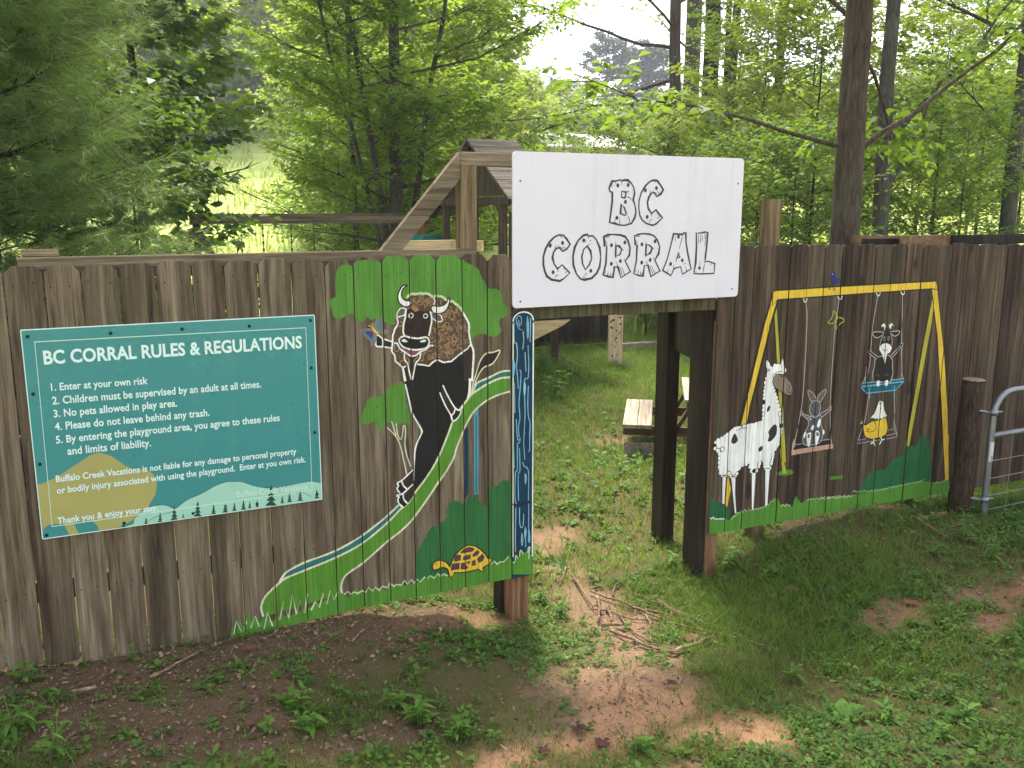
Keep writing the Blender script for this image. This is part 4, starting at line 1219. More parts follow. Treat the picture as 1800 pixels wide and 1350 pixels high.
M['bark'] = bark_mat('furrowed_bark', S(124, 108, 92), S(42, 36, 31))
M['bark_grey'] = bark_mat('smooth_grey_bark', S(108, 103, 94), S(62, 59, 54), .6, .4)
M['bark_dark'] = bark_mat('dark_bark', S(70, 61, 53), S(34, 30, 26))
M['logbark'] = bark_mat('log_post_bark', S(104, 86, 68), S(46, 38, 30), 1.6, .3)
M['cutwood'] = wood('cut_log_end', S(196, 176, 148), S(160, 138, 110), S(112, 92, 70), 'X', stain=.2, knots=False)
M['galv'] = plain('galvanised_tube', S(140, 142, 144), .42, .7, .12, 14)
M['galv_dull'] = plain('dull_galvanised_wire', S(150, 150, 148), .5, .6, .15, 20)
M['sticker'] = plain('paper_sticker', S(206, 206, 200), .6, 0, .04)
M['black'] = plain('black_rubber', S(30, 30, 30), .7)

LY = -.2
lg = empty('log_post', (P(1684, 930, LY)[0], LY, P(1684, 930, LY)[2]))
tag(lg, 'rough round log post with a sawn pale top, standing by the metal gate', 'post')
xb_, zb_ = lg.location.x, lg.location.z
xt_, zt2 = XZ(1711, 668, LY)
mb = MB(); pts = []; rad = []
for i in range(9):
    t = i / 8
    pts.append((xt_ - xb_ + .0 * (1 - t) + .006 * math.sin(i * 1.7), .006 * math.cos(i * 2.1), -.25 + (zt2 - zb_ + .25) * t)); rad.append(.077 - .010 * t + .004 * math.sin(i * 2.7))
for i in range(9): pts[i] = (pts[i][0] * (i / 8) , pts[i][1], pts[i][2])
mb.tube(pts, rad, 14)
lo_ = mb.build('log', M['logbark'], lg, True)
mb = MB(); mb.disc((pts[-1][0] , pts[-1][1], pts[-1][2] + .002), (0, 0, 1), .070, 14, .14); mb.build('sawn_top', M['cutwood'], lg)

GY = -.3
fg = empty('farm_gate', (P(1735, 960, GY)[0], GY, 0))
tag(fg, 'galvanised tubular metal farm gate with wire mesh at the right edge', 'gate')


def gp(px_, py_, dy=0.0):
    q = P(px_, py_, GY + dy); return (q[0] - fg.location.x, dy, q[2])


bl = gp(1730, 972); tl = gp(1741, 690)
X0 = tl[0] * .5 + bl[0] * .5; X1 = X0 + 3.4
ztop = gp(1790, 684)[2]; zmid = gp(1771, 761)[2]; zbot = gp(1768, 968)[2]
r_ = .021
arc = [(X0, 0, zbot)] + [(X0, 0, zbot + (ztop - .16 - zbot) * i / 3) for i in (1, 2, 3)] + [(X0 + .16 - .16 * math.cos(a), 0, ztop - .16 + .16 * math.sin(a)) for a in [R(x) for x in (22, 45, 68, 90)]] + [(X0 + .16 + (X1 - X0 - .32) * i / 4, 0, ztop) for i in (1, 2, 3, 4)] + [(X1 - .16 + .16 * math.sin(a), 0, ztop - .16 + .16 * math.cos(a)) for a in [R(x) for x in (22, 45, 68, 90)]] + [(X1, 0, zbot)]
mb = MB(); mb.tube(arc, r_, 12); mb.build('outer_tube', M['galv'], fg, True)
for z_ in (zmid, zbot):
    mb = MB(); mb.tube([(X0 + .01, 0, z_), (X1 - .01, 0, z_)], r_ * .92, 12); mb.build('cross_bar', M['galv'], fg, True)
mb = MB()
for py_ in (803, 833, 862, 886, 905, 919, 932, 946):
    z_ = gp(1770, py_ + (0))[2]
    mb.tube([(X0, -.02, z_), (X1, -.02, z_)], .0028, 5)
for i in range(1, 17):
    x_ = X0 + (X1 - X0) * i / 17
    mb.tube([(x_, -.016, zbot), (x_, -.016, zmid)], .0024, 5)
mb.build('wire_mesh', M['galv_dull'], fg)
for py_ in (727, 877):
    z_ = gp(1735, py_)[2]
    mb = MB(); mb.tube([(X0, 0, z_ - .018), (X0, 0, z_ + .018)], r_ * 1.28, 12); mb.tube([(X0 + .02, 0, z_), (X0 + .07, -.01, z_)], .008, 6); mb.tube([(X0 - .02, 0, z_), (X0 - .07, .02, z_ + .01), (X0 - .12, .06, z_ + .02)], .009, 6)
    mb.build('hinge', M['galv'], fg, True)
st_t, st_b = gp(1729, 778)[2], gp(1727, 812)[2]
mb = MB()
for i in range(6):
    a0, a1 = R(-150 + i * 20), R(-130 + i * 20)
    mb.add([(X0 + math.cos(a) * (r_ + .001), math.sin(a) * (r_ + .001), z) for a, z in ((a0, st_b), (a1, st_b), (a1, st_t), (a0, st_t))], [(0, 1, 2, 3)])
stk = mb.build('sticker', M['sticker'], fg)
mb = MB()
for i in range(7):
    zz = st_b + .006 + i * .0055
    a0, a1 = R(-118), R(-84)
    mb.add([(X0 + math.cos(a) * (r_ + .0018), math.sin(a) * (r_ + .0018), z) for a, z in ((a0, zz), (a1, zz), (a1, zz + .0025), (a0, zz + .0025))], [(0, 1, 2, 3)])
mb.build('bar_code_marks', M['black'], stk)

# low rail end behind the log
kb = empty('timber_kerb'); tag(kb, 'two narrow timber edging boards lying on the ground left of the log post', 'edging')
for (a_, b_) in (((1610, 916), (1662, 905)), ((1605, 912), (1665, 950))):
    A_ = G(*a_); B_ = G(*b_)
    mb = MB(); mb.beam((A_[0], A_[1], gz(A_[0], A_[1]) + .012), (B_[0], B_[1], gz(B_[0], B_[1]) + .012), .025, .03); mb.build('board', M['play_wood_x'], kb)

# ================================================================== SHELTER BEAMS BEHIND THE RIGHT FENCE
sh = empty('shelter'); tag(sh, 'open timber shelter frame showing above the right fence', 'shelter')
c1 = P(1670, 422, 1.2); c2 = P(1480, 421, 4.6); c3 = P(1830, 422, 1.2)
zz = c1[2]
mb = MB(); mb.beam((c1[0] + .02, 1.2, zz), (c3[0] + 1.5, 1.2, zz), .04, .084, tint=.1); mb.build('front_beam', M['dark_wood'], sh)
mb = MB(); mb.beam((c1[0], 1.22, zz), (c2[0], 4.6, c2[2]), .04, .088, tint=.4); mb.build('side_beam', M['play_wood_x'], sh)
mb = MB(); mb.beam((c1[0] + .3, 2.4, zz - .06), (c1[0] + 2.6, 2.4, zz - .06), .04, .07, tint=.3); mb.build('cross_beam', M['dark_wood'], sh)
for x_, y_ in ((c1[0] + .15, 1.27), (c1[0] + 2.4, 1.27), (c2[0] + .1, 4.5), (c1[0] + .1, 3.0)):
    mb = MB(); mb.beam((x_, y_, gz(x_, y_) - .2), (x_, y_, min(zz, c2[2]) - .045 if y_ > 2 else zz - .045), .08, .08, (0, 1, 0), .3); mb.build('post', M['dark_wood'], sh)

# ================================================================== PLAYSET TOWER
ps = empty('playset'); tag(ps, 'wooden playset tower with a pitched board roof and teal slide behind the gateway', 'playset')
X0 = 4.9; Yn, Ya, Yf = 5.78, 7.0, 8.6
zr = XZ(832, 247, Ya)[1]; zn = XZ(905, 350, Yn)[1]; zf = XZ(755, 378, Yf)[1]
Lr = .62
for nm, (ya, za, yb, zb2) in (('roof_slope', (Yn, zn, Ya, zr)), ('roof_slope', (Yf, zf, Ya, zr))):
    mb = MB()
    n_ = 7
    for i in range(n_):
        t0, t1 = i / n_, (i + 1) / n_ - .01
        A_ = (ya + (yb - ya) * t0, za + (zb2 - za) * t0); B_ = (ya + (yb - ya) * t1, za + (zb2 - za) * t1)
        mb.hexa([(X0 - .1, A_[0], A_[1]), (X0 + Lr, A_[0], A_[1]), (X0 + Lr, B_[0], B_[1]), (X0 - .1, B_[0], B_[1]), (X0 - .1, A_[0], A_[1] + .03), (X0 + Lr, A_[0], A_[1] + .03), (X0 + Lr, B_[0], B_[1] + .03), (X0 - .1, B_[0], B_[1] + .03)], rng.random())
    mb.build(nm, M['roof_wood'], ps)
mb = MB()
mb.beam((X0, Yn + .05, zn - .03), (X0, Ya, zr - .05), .04, .12, (1, 0, 0), .2)
mb.beam((X0 + .002, Yf - .05, zf - .03), (X0 + .002, Ya + .01, zr - .05), .04, .12, (1, 0, 0), .2)
mb.beam((X0 + .004, Yn + .05, zn - .02), (X0 + .004, Yf - .05, zn - .02), .04, .10, (0, 0, 1), .2)
mb.add([(X0 + .03, Yn + .3, zn + .05), (X0 + .03, Yf - .4, zn + .05), (X0 + .03, Ya, zr - .08)], [(0, 1, 2)], .1)
mb.build('gable', M['play_wood'], ps)
for x_, y_ in ((X0 + .05, Yn + .45), (X0 + .05, 7.1), (Xat(977, 8.0), 8.0), (X0 + .05, 8.1)):
    mb = MB(); mb.beam((x_, y_, gz(x_, y_) - .2), (x_, y_, zn - .02), .09, .09, (0, 1, 0), .3); mb.build('post', M['play_wood'], ps)
zd = 1.0
mb = MB()
for i in range(9):
    mb.box(X0 + .02 + i * .2, X0 + .2 + i * .2, Yn + .4, 8.15, zd - .03, zd, rng.random())
mb.build('deck', M['play_wood'], ps)
mb = MB(); mb.beam((X0 + .05, Yn + .36, zd - .1), (X0 + 1.85, Yn + .36, zd - .1), .04, .14, tint=.5); mb.beam((X0 + .0, Yn + .4, zd - .1), (X0 + .0, 8.15, zd - .1), .04, .14, tint=.5); mb.build('deck_joist', M['play_wood_x'], ps)
mb = MB()
for i in range(6):
    mb.box(X0 + .12 + i * .15, X0 + .26 + i * .15, Yn + .40, Yn + .425, zd + .02, 1.9 if i < 3 else 1.55, rng.random())
mb.build('side_boards', M['play_wood'], ps)
# lower brace seen through the gateway
by_ = 6.3
mb = MB(); a1, a2, a3, a4 = XZ(925, 566, by_), XZ(1003, 562, by_), XZ(990, 572, by_), XZ(925, 605, by_)
mb.hexa([(a4[0], by_, a4[1]), (a3[0], by_, a3[1]), (a3[0], by_ + .05, a3[1]), (a4[0], by_ + .05, a4[1]), (a1[0], by_, a1[1]), (a2[0], by_, a2[1]), (a2[0], by_ + .05, a2[1]), (a1[0], by_ + .05, a1[1])], .7)
mb.build('step_board', M['pale_sunlit_wood'], ps)  # lighter colour stands in for sun on this board
M['teal_plastic'] = plain('teal_slide_plastic', S(36, 130, 116), .35, 0, .05)
sl = MB()
ya_, yb_ = 8.2, 8.8
xs0, zs0 = X0 - .05, XZ(760, 416, 8.2)[1]
xs1 = Xat(740, 8.2)
prof = [(-.28, .14), (-.24, .0), (.24, .0), (.28, .14), (.31, .14), (.27, -.03), (-.27, -.03), (-.31, .14)]
path = [(X0 + .1, zs0 - .12), (X0 - .25, zs0 - .13), (X0 - .6, zs0 - .45), (X0 - 1.3, zs0 - 1.1), (X0 - 1.9, zs0 - 1.62), (X0 - 2.3, zs0 - 1.75)]
vs = []; fs = []
for i, (x_, z_) in enumerate(path):
    vs += [(x_, 8.5 + a, z_ + b) for a, b in prof]
for i in range(len(path) - 1):
    for k in range(8): fs.append((i * 8 + k, i * 8 + (k + 1) % 8, (i + 1) * 8 + (k + 1) % 8, (i + 1) * 8 + k))
sl.add(vs, fs); sl.build('slide', M['teal_plastic'], ps)
bx_ = empty('sand_box'); tag(bx_, 'pale lumber rail of a raised planter box between the brace and the playset', 'planter')
z_b = XZ(750, 432, 4.5)[1]
for nm, a_, b_ in (('rail', (Xat(697, 4.5), 4.5), (Xat(790, 4.5), 4.5)), ('rail', (Xat(697, 4.5), 4.5), (Xat(700, 5.5), 5.5)), ('rail', (Xat(790, 4.5), 4.5), (Xat(848, 4.2), 4.2))):
    mb = MB(); mb.beam((*a_, z_b), (*b_, z_b), .04, .11, tint=.6); mb.build(nm, M['pale_sunlit_wood'], bx_)
for px_ in (700, 788):
    x_ = Xat(px_, 4.56); mb = MB(); mb.beam((x_, 4.57, gz(x_, 4.57) - .1), (x_, 4.57, z_b + .03), .09, .09, (0, 1, 0), .5); mb.build('post', M['play_wood'], bx_)

# ================================================================== SWING SET
sw = empty('swing_set'); tag(sw, 'wooden swing beam on splayed legs with hanging chains, in front of the sunny meadow', 'swing set')
YB = 9.0
xa_, za_ = XZ(340, 385, YB); xb_, zb_ = XZ(750, 385, YB)
mb = MB(); mb.beam((xa_ - .05, YB, za_), (xb_ + .05, YB, za_), .09, .14, tint=.8); mb.build('beam', M['rail_wood'], sw)
for s_, xx in ((-1, xa_), (1, xa_)):
    pass
apx, apz = XZ(344, 407, YB)
for dx in (-1, 1):
    q = XZ(344 + dx * 30, 452, YB)
    e_ = (apx + (q[0] - apx) * 5, apz + (q[1] - apz) * 5)
    t = (apz - gz(apx, YB)) / (apz - e_[1])
    mb = MB(); mb.beam((apx + dx * .012, YB + dx * .02, apz + .03), (apx + (e_[0] - apx) * t, YB + dx * .5, gz(apx, YB) - .05), .09, .09, (0, 1, 0), .6); mb.build('leg', M['rail_wood'], sw)
mb = MB(); mb.beam((apx + .02, YB + .06, apz + .1), (apx + .02, YB + .06, gz(apx, YB)), .09, .09, (0, 1, 0), .1); mb.build('leg', M['play_wood'], sw)
mb = MB(); x_ = Xat(744, YB); mb.beam((x_, YB + .1, za_ + .05), (x_, YB + .1, gz(x_, YB) - .1), .14, .10, (0, 1, 0), .5); mb.build('end_post', M['brown_post_wood'], sw)
M['chain'] = plain('rusty_chain', S(96, 78, 56), .6, .5)
M['seat'] = plain('green_swing_seat', S(40, 80, 60), .6)
cps = (422, 460, 510, 550)
for i, px_ in enumerate(cps):
    x_ = Xat(px_, YB); mb = MB(); nn = 34
    for j in range(nn):
        z_ = za_ - .06 - j * .05
        if j % 2: mb.box(x_ - .014, x_ + .014, YB - .005, YB + .005, z_ - .045, z_)
        else: mb.box(x_ - .005, x_ + .005, YB - .014, YB + .014, z_ - .045, z_)
    mb.build('chain', M['chain'], sw)
for a_, b_ in ((0, 1), (2, 3)):
    xa2, xb2 = Xat(cps[a_], YB), Xat(cps[b_], YB); z_ = za_ - .06 - 34 * .05
    mb = MB(); mb.beam((xa2 - .03, YB, z_), (xb2 + .03, YB, z_), .16, .02); mb.build('seat', M['seat'], sw)

# ================================================================== CLIMBING BOARD, BACK FENCE, PICNIC TABLE, EDGING
cw = empty('climbing_board'); tag(cw, 'tall pale board peppered with dark holes, upright in the sunny grass', 'climbing board')
CY = 7.4
x0_, x1_ = Xat(1075, CY), Xat(1100, CY)
M['ply'] = wood('pale_sunlit_plywood', S(240, 222, 188), S(224, 200, 164), S(190, 164, 126), 'Z', stain=.1, knots=False)  # pale ply, lightened further in place of sun on its front
zb_ = gz(x0_, CY)
mb = MB(); mb.box(x0_, x1_, CY, CY + .03, zb_ - .1, 1.35)
for i in range(46):
    mb.disc((rng.uniform(x0_ + .02, x1_ - .02), CY - .001, rng.uniform(zb_ + .1, 1.3)), (0, -1, 0), rng.uniform(.010, .020), 7, .15, .5, 1)
mb.build('board', [M['ply'], M['bark_dark']], cw)
mb = MB(); mb.beam(((x0_ + x1_) / 2, CY + .06, zb_ - .1), ((x0_ + x1_) / 2, CY + .06, 1.2), .06, .06); mb.build('prop', M['play_wood'], cw)

bf = empty('back_fence'); tag(bf, 'dark board fence at the far side of the yard seen through the gateway', 'fence')
BY = 9.4
mb = MB(); x_ = Xat(880, BY); xe = Xat(1082, BY)
while x_ < xe:
    w_ = .14
    mb.box(x_ + .003, x_ + w_ - .003, BY, BY + .02, gz(x_, BY) + .02, 1.0 + rng.uniform(-.02, .02), rng.random()); x_ += w_
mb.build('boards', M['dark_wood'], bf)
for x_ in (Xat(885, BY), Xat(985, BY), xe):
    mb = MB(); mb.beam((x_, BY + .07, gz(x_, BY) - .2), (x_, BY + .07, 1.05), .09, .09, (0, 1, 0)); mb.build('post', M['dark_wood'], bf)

eb = empty('log_edging'); tag(eb, 'grey timber edging lying along the far side of the yard', 'edging')
A_, B_ = (Xat(1095, 8.6), 8.6), (Xat(1300, 8.3), 8.3)
mb = MB(); mb.beam((*A_, gz(*A_) + .06), (*B_, gz(*B_) + .06), .12, .13, tint=.6); mb.build('timber', M['table_wood'], eb)

pt = empty('picnic_table', (P(1120, 745, 2.67)[0], 2.67, 0), -math.atan2(.58, .81))
tag(pt, 'small weathered picnic table with plank bench behind the gateway posts', 'picnic table')
gz0 = gz(pt.location.x + .5, pt.location.y + .6)
zb_ = XZ(1120, 747, 2.67)[1]; ztb = zb_ + .25
L_ = 1.15


def plank(name, x0, x1, z):
    mb = MB(); n_ = max(1, round((x1 - x0) / .14))
    for i in range(n_):
        a = x0 + (x1 - x0) * i / n_; b = x0 + (x1 - x0) * (i + 1) / n_
        mb.box(a + .003, b - .003, 0, L_, z - .036, z, rng.random())
    return mb.build(name, M['table_wood'], pt)


plank('bench', -.135, .135, zb_); plank('tabletop', .42, 1.12, ztb); plank('bench', 1.40, 1.67, zb_)
for y_ in (.14, L_ - .14):
    mb = MB(); mb.beam((-.13, y_, zb_ - .085), (1.66, y_, zb_ - .085), .036, .09, tint=.2); mb.build('bench_support', M['play_wood_x'], pt)
    mb = MB(); mb.beam((.45, y_ + .03, ztb - .08), (1.1, y_ + .03, ztb - .08), .036, .08, tint=.2); mb.build('top_support', M['play_wood_x'], pt)
    for s_ in (-1, 1):
        mb = MB(); mb.beam((.77 + s_ * .62, y_ - .04, gz0 - .05), (.77 + s_ * .26, y_ - .04, ztb - .04), .036, .09, (0, 1, 0), .4); mb.build('leg', M['play_wood'], pt)
mb = MB(); mb.beam((.25, .1, gz0 + .09), (-.12, .1, gz0 + .09), .036, .14, tint=.5); mb.build('foot_board', M['table_wood'], pt)

# ================================================================== FAR HOUSE
ho = empty('house', (Xat(1032, 45), 45, gz(Xat(1032, 45), 45)))
tag(ho, 'small brown house with a pale roof far off among the trees', 'house')
hz = XZ(1030, 262, 45)[1] - ho.location.z
M['house_wall'] = plain('house_siding', S(140, 116, 98), .8)
M['house_roof'] = plain('house_roof_metal', S(196, 200, 206), .5)
mb = MB(); mb.box(-2.8, 3.2, 0, 5, -1, hz + .1); mb.add([(-2.2, -.01, hz + .1), (.2, -.01, hz + .1), (-1.0, -.01, hz + .85)], [(0, 1, 2)]); mb.build('wall', M['house_wall'], ho)
mb = MB(); mb.hexa([(-3.1, -.4, hz), (3.5, -.4, hz), (3.5, 2.5, hz + 1.0), (-3.1, 2.5, hz + 1.0), (-3.1, -.4, hz + .1), (3.5, -.4, hz + .1), (3.5, 2.5, hz + 1.1), (-3.1, 2.5, hz + 1.1)]); mb.hexa([(-3.1, 2.5, hz + 1.0), (3.5, 2.5, hz + 1.0), (3.5, 5.4, hz), (-3.1, 5.4, hz), (-3.1, 2.5, hz + 1.1), (3.5, 2.5, hz + 1.1), (3.5, 5.4, hz + .1), (-3.1, 5.4, hz + .1)]); mb.build('roof', M['house_roof'], ho)
mb = MB(); mb.box(1.4, 2.4, -.02, .02, hz - 1.2, hz - .3); mb.build('window', M['black'], ho)

# ================================================================== STICKS AND FALLEN LEAVES
C8 = (900, 900, .5); C7 = (0, 1000, .5)
STK = [
    (C8, '275,285 330,308 400,330 480,365 560,400 640,420 720,435 830,465 940,495', .0065, 'longest dark stick lying across the path'),
    (C8, '510,320 560,350 620,375 680,400 740,420 800,445', .0065, 'straight brown stick beside the longest stick'),
    (C8, '345,430 380,445 430,460 475,485 520,495 585,512', .009, 'bent grey stick touching the pale forked stick'),
    (C8, '560,507 600,492 640,480 680,462 708,450', .0105, 'thick pale peeled stick at the front of the stick pile'),
    (C8, '210,230 240,270 262,310 285,345', .007, 'short dark stick near the top of the path'),
    (C8, '190,180 187,215 165,255', .006, 'thin crooked twig by the blue board'),
    (C8, '355,305 357,285 365,265 405,240', .005, 'curved twig standing up at the top of the stick pile'),
    (C8, '300,310 308,350 300,400', .009, 'stubby brown stick on the left side of the stick pile'),
    (C8, '310,412 350,408 390,410', .011, 'short flat pale wood chip left of the stick pile'),
    (C8, '470,370 485,400 480,430', .007, 'short tan stick in the middle of the stick pile'),
    (C8, '375,370 400,405 440,440 490,470', .006, 'slim twig crossing the middle of the stick pile'),
    (C8, '630,440 690,455 750,485', .005, 'thin twig right of the pale forked stick'),
    (C8, '395,600 385,640 370,680', .005, 'upright twig on the sandy patch'),
    (C7, '530,398 580,370 640,335 710,298', .007, 'long thin twig on the leaf litter under the rules sign'),
    (C7, '250,450 300,440 340,430', .009, 'reddish stick on the leaf litter at the left'),
    (C7, '820,310 832,330 845,352 900,400', .006, 'crooked twig on leaf litter below the painted slide'),
    (C7, '1235,268 1262,240 1290,215', .005, 'slender twig under the painted grass strip'),
    (C8, '420,345 520,362 610,392 700,440', .006, 'second thin dark stick alongside the longest stick'),
    (C8, '285,350 330,355 420,385 530,388', .005, 'faint brown twig under the longest stick'),
    (C8, '330,335 345,370 350,395', .006, 'small twig between the stubby stick and the longest stick'),
    (C8, '440,300 520,330 600,372 700,410', .005, 'pale thin twig above the straight brown stick'),
]
for T, s_, r0, lab in STK:
    pts = []
    for w_ in s_.split():
        a_, b_ = map(float, w_.split(','))
        q = G(T[0] + a_ * T[2], T[1] + b_ * T[2]); pts.append(Vector((q[0], q[1], gz(q[0], q[1]) + r0 * 1.3 + .012)))
    c = sum(pts, Vector()) / len(pts)
    pp = [p_ - c for p_ in pts]
    fine = []
    for i in range(len(pp) - 1):
        for j in range(3):
            t = j / 3
            fine.append(pp[i].lerp(pp[i + 1], t) + Vector((rng.uniform(-1, 1), rng.uniform(-1, 1), rng.uniform(-.5, .5))) * r0 * .55)
    fine.append(pp[-1])
    mb = MB(); mb.tube(fine, [r0 * (1.1 - .5 * i / len(fine)) * rng.uniform(.88, 1.1) for i in range(len(fine))], 7, rng.random())
    if len(fine) > 10:
        k = len(fine) // 2
        d_ = (fine[k + 1] - fine[k]).normalized(); sd = Vector((-d_.y, d_.x, .25)) * rng.choice((-1, 1))
        mb.tube([fine[k], fine[k] + d_ * .04 + sd * .02, fine[k] + d_ * .09 + sd * .05], [r0 * .6, r0 * .45, r0 * .25], 5, rng.random())
    o = mb.build('stick', M['stick'], None, True); o.location = c
    tag(o, lab, 'stick', 'sticks strewn on the path and leaf litter')

M['deadleaf_red'] = leafmat('dark_red_dead_leaf', S(66, 40, 38), S(96, 56, 48), S(100, 46, 36), .15)
M['deadleaf_rust'] = leafmat('rust_dead_leaf', S(112, 76, 60), S(136, 96, 72), S(120, 76, 50), .15)
LOBE = [(0, 0), (.18, .10), (.10, .34), (.46, .30), (.40, .48), (.62, .66), (.36, .70), (.30, .86), (0, 1.05), (-.30, .86), (-.36, .70), (-.62, .66), (-.40, .48), (-.46, .30), (-.10, .34), (-.18, .10)]
FL = [((1015, 1287), .055, 'deadleaf_red', 'dark red curled leaf on the sandy patch, above the lowest red leaf'), ((957, 1325), .05, 'deadleaf_red', 'lowest dark red leaf on the sandy patch at the bottom edge'), ((1060, 1312), .07, 'deadleaf_red', 'maroon lobed leaf beside the grass tuft at the bottom'),
      ((1180, 1207), .05, 'deadleaf_red', 'dark red leaf at the top of the sandy patch'), ((1602, 1065), .08, 'deadleaf_rust', 'rust brown leaf on the bare soil at the right'), ((1392, 1041), .08, 'deadleaf_rust', 'rust coloured leaf in the weeds below the right fence'),
      ((1215, 1128), .09, 'deadleaf_rust', 'brown leaf lying behind the pale forked stick'), ((438, 1146), .05, 'deadleaf_rust', 'orange leaf on the litter below the painted grass'), ((441, 1278), .045, 'deadleaf_rust', 'small orange leaf on the dark soil at lower left')]
for (px_, py_), sz, mt, lab in FL:
    q = G(px_, py_); a = rng.uniform(0, 6.28)
    vs = [(0, .45, .016)] + [(x, y, .03 + .13 * abs(x) + .10 * (y - .5) ** 2 * rng.uniform(.6, 2.0)) for x, y in LOBE]
    vs = [((x * math.cos(a) - (y - .5) * math.sin(a)) * sz, (x * math.sin(a) + (y - .5) * math.cos(a)) * sz, z * sz + .012) for x, y, z in vs]
    mb = MB(); mb.add(vs, [(0, i, i % 16 + 1) for i in range(1, 17)], rng.random()); mb.tube([vs[1], Vector(vs[1]) + (Vector(vs[1]) - Vector(vs[0])) * .6], .0012, 4)
    o = mb.build('fallen_leaf', M[mt]); o.location = (q[0], q[1], gz(q[0], q[1]) + .008)
    tag(o, lab, 'leaf', 'coloured fallen leaves')

# ================================================================== GROUND
nrng = np.random.default_rng(11)
xs = np.concatenate([-np.geomspace(230, 3.2, 26), np.arange(-3.0, 8.0, .042), np.geomspace(8.1, 260, 50)])
ys = np.concatenate([-np.geomspace(60, 3.6, 12), np.arange(-3.4, 3.0, .042), np.arange(3.1, 20, .28), np.geomspace(20.3, 260, 46)])
GX, GYY = np.meshgrid(xs, ys)
gxf, gyf = GX.ravel(), GYY.ravel()
BL = {}


def blobs(spec):
    return [(*G(a, b)[:2], rx, ry) for a, b, rx, ry in spec]


BL['sand'] = blobs([(925, 1330, .22, .16), (1000, 1310, .24, .14), (1080, 1275, .24, .14), (1170, 1245, .2, .14), (1250, 1285, .22, .12), (1330, 1290, .16, .1), (870, 1345, .2, .14), (1110, 1225, .16, .1)])
BL['clay'] = blobs([(1600, 1065, .24, .12), (1690, 1050, .28, .14), (1780, 1050, .34, .16), (1740, 1095, .24, .12), (820, 1085, .22, .12), (890, 1090, .16, .10), (760, 1090, .2, .08), (1210, 1350, .1, .06)])
BL['path'] = blobs([(945, 950, .22, .25), (985, 1000, .20, .22), (1030, 1055, .22, .2), (1080, 1100, .24, .2), (1110, 1150, .24, .2), (1070, 1190, .22, .18), (1060, 1235, .24, .16), (1095, 1125, .26, .2), (1040, 1085, .22, .18), (1000, 1265, .26, .16), (1130, 1190, .22, .16), (950, 1300, .26, .14), (1000, 1210, .2, .14), (1160, 1200, .2, .18), (1060, 775, .28, .2), (985, 945, .2, .22), (1180, 1160, .2, .14)])
BL['litter'] = blobs([(40, 1210, .22, .2), (130, 1200, .24, .2), (230, 1200, .24, .2), (330, 1180, .24, .2), (430, 1150, .24, .2), (540, 1130, .22, .2), (650, 1100, .2, .16), (740, 1075, .2, .14), (150, 1260, .24, .2), (260, 1260, .26, .2), (370, 1250, .26, .2), (470, 1220, .24, .18), (580, 1170, .22, .14),
                      (340, 1310, .22, .12), (440, 1290, .2, .14), (1380, 930, .3, .1), (1560, 890, .3, .1), (240, 1320, .18, .1), (600, 1310, .2, .1), (700, 1290, .16, .1)])


def fbm(x, y, s, seed):
    o = np.zeros_like(x); a = 1.0
    rs_ = np.random.default_rng(seed)
    for i in range(5):
        for _ in range(3):
            th = rs_.uniform(0, 6.28); ph = rs_.uniform(0, 6.28)
            o += a * np.sin((x * math.cos(th) + y * math.sin(th)) * s + ph + 1.3 * np.sin((x * math.sin(th) - y * math.cos(th)) * s * .7 + ph * 2)) / 3
        s *= 1.93; a *= .6
    return o


def mask(kind, x, y, soft=.9):
    n = fbm(x, y, 5.0, 3) * .45
    m = np.zeros_like(x)
    for cx, cy, rx, ry in BL[kind]:
        d = np.sqrt(((x - cx) / rx) ** 2 + ((y - cy) / ry) ** 2)
        m = np.maximum(m, np.clip((1.35 - d + n) / soft, 0, 1))
    return m


gzv = ground_z(gxf, gyf)
dcam = np.sqrt(gxf ** 2 + (gyf - CAM_Y) ** 2)
near = dcam < 12
bmp = np.zeros_like(gzv)
bmp[near] = fbm(gxf[near], gyf[near], 3.5, 5) * .010 + fbm(gxf[near], gyf[near], 26, 6) * .0045
gzv = gzv + bmp
nx, ny = len(xs), len(ys)
ii = np.arange(ny - 1)[:, None] * nx + np.arange(nx - 1)[None, :]
fc_ = np.stack([ii, ii + 1, ii + nx + 1, ii + nx], -1).reshape(-1, 4)

k = NT('ground_soil')
pos = k.vec((1, 1, 1))
n1 = k.noise(pos, 9, 5, .6); n2 = k.noise(pos, 60, 4, .65); n3 = k.noise(pos, 1.6, 3)
n4 = k.noise(pos, 220, 2, .6)


def pattr(nm):
    a = k.new('ShaderNodeAttribute'); a.attribute_name = nm
    return a.outputs['Fac']


base = k.mix(n1, S(76, 78, 44), S(108, 98, 64))
sand = k.mix(n2, S(164, 124, 88), S(200, 160, 118))
clay = k.mix(n2, S(112, 88, 64), S(150, 118, 88))
pathc = k.mix(n2, S(118, 96, 74), S(160, 132, 104))
litc = k.mix(n2, S(78, 64, 48), S(128, 106, 80))
col = base
for nm, c_ in (('litter', litc), ('path', pathc), ('clay', clay), ('sand', sand)):
    edge = k.math('MULTIPLY', pattr(nm), k.ramp(k.noise(pos, 24, 4, .7), [(.3, .55), (.55, 1.0)]))
    col = k.mix(edge, col, c_)
speck = k.ramp(n4, [(.40, (.60, .58, .56, 1)), (.55, (1.06, 1.06, 1.06, 1))])
col = k.mix(.7, col, k.mix(1.0, col, speck, 'MULTIPLY'))
mead = k.mix(k.noise(pos, .55, 4, .6), S(142, 160, 84), S(184, 194, 116))
mead = k.mix(k.ramp(k.noise(pos, .16, 3), [(.45, 0.0), (.7, .7)]), mead, S(112, 138, 62))
col = k.mix(pattr('meadow'), col, mead)
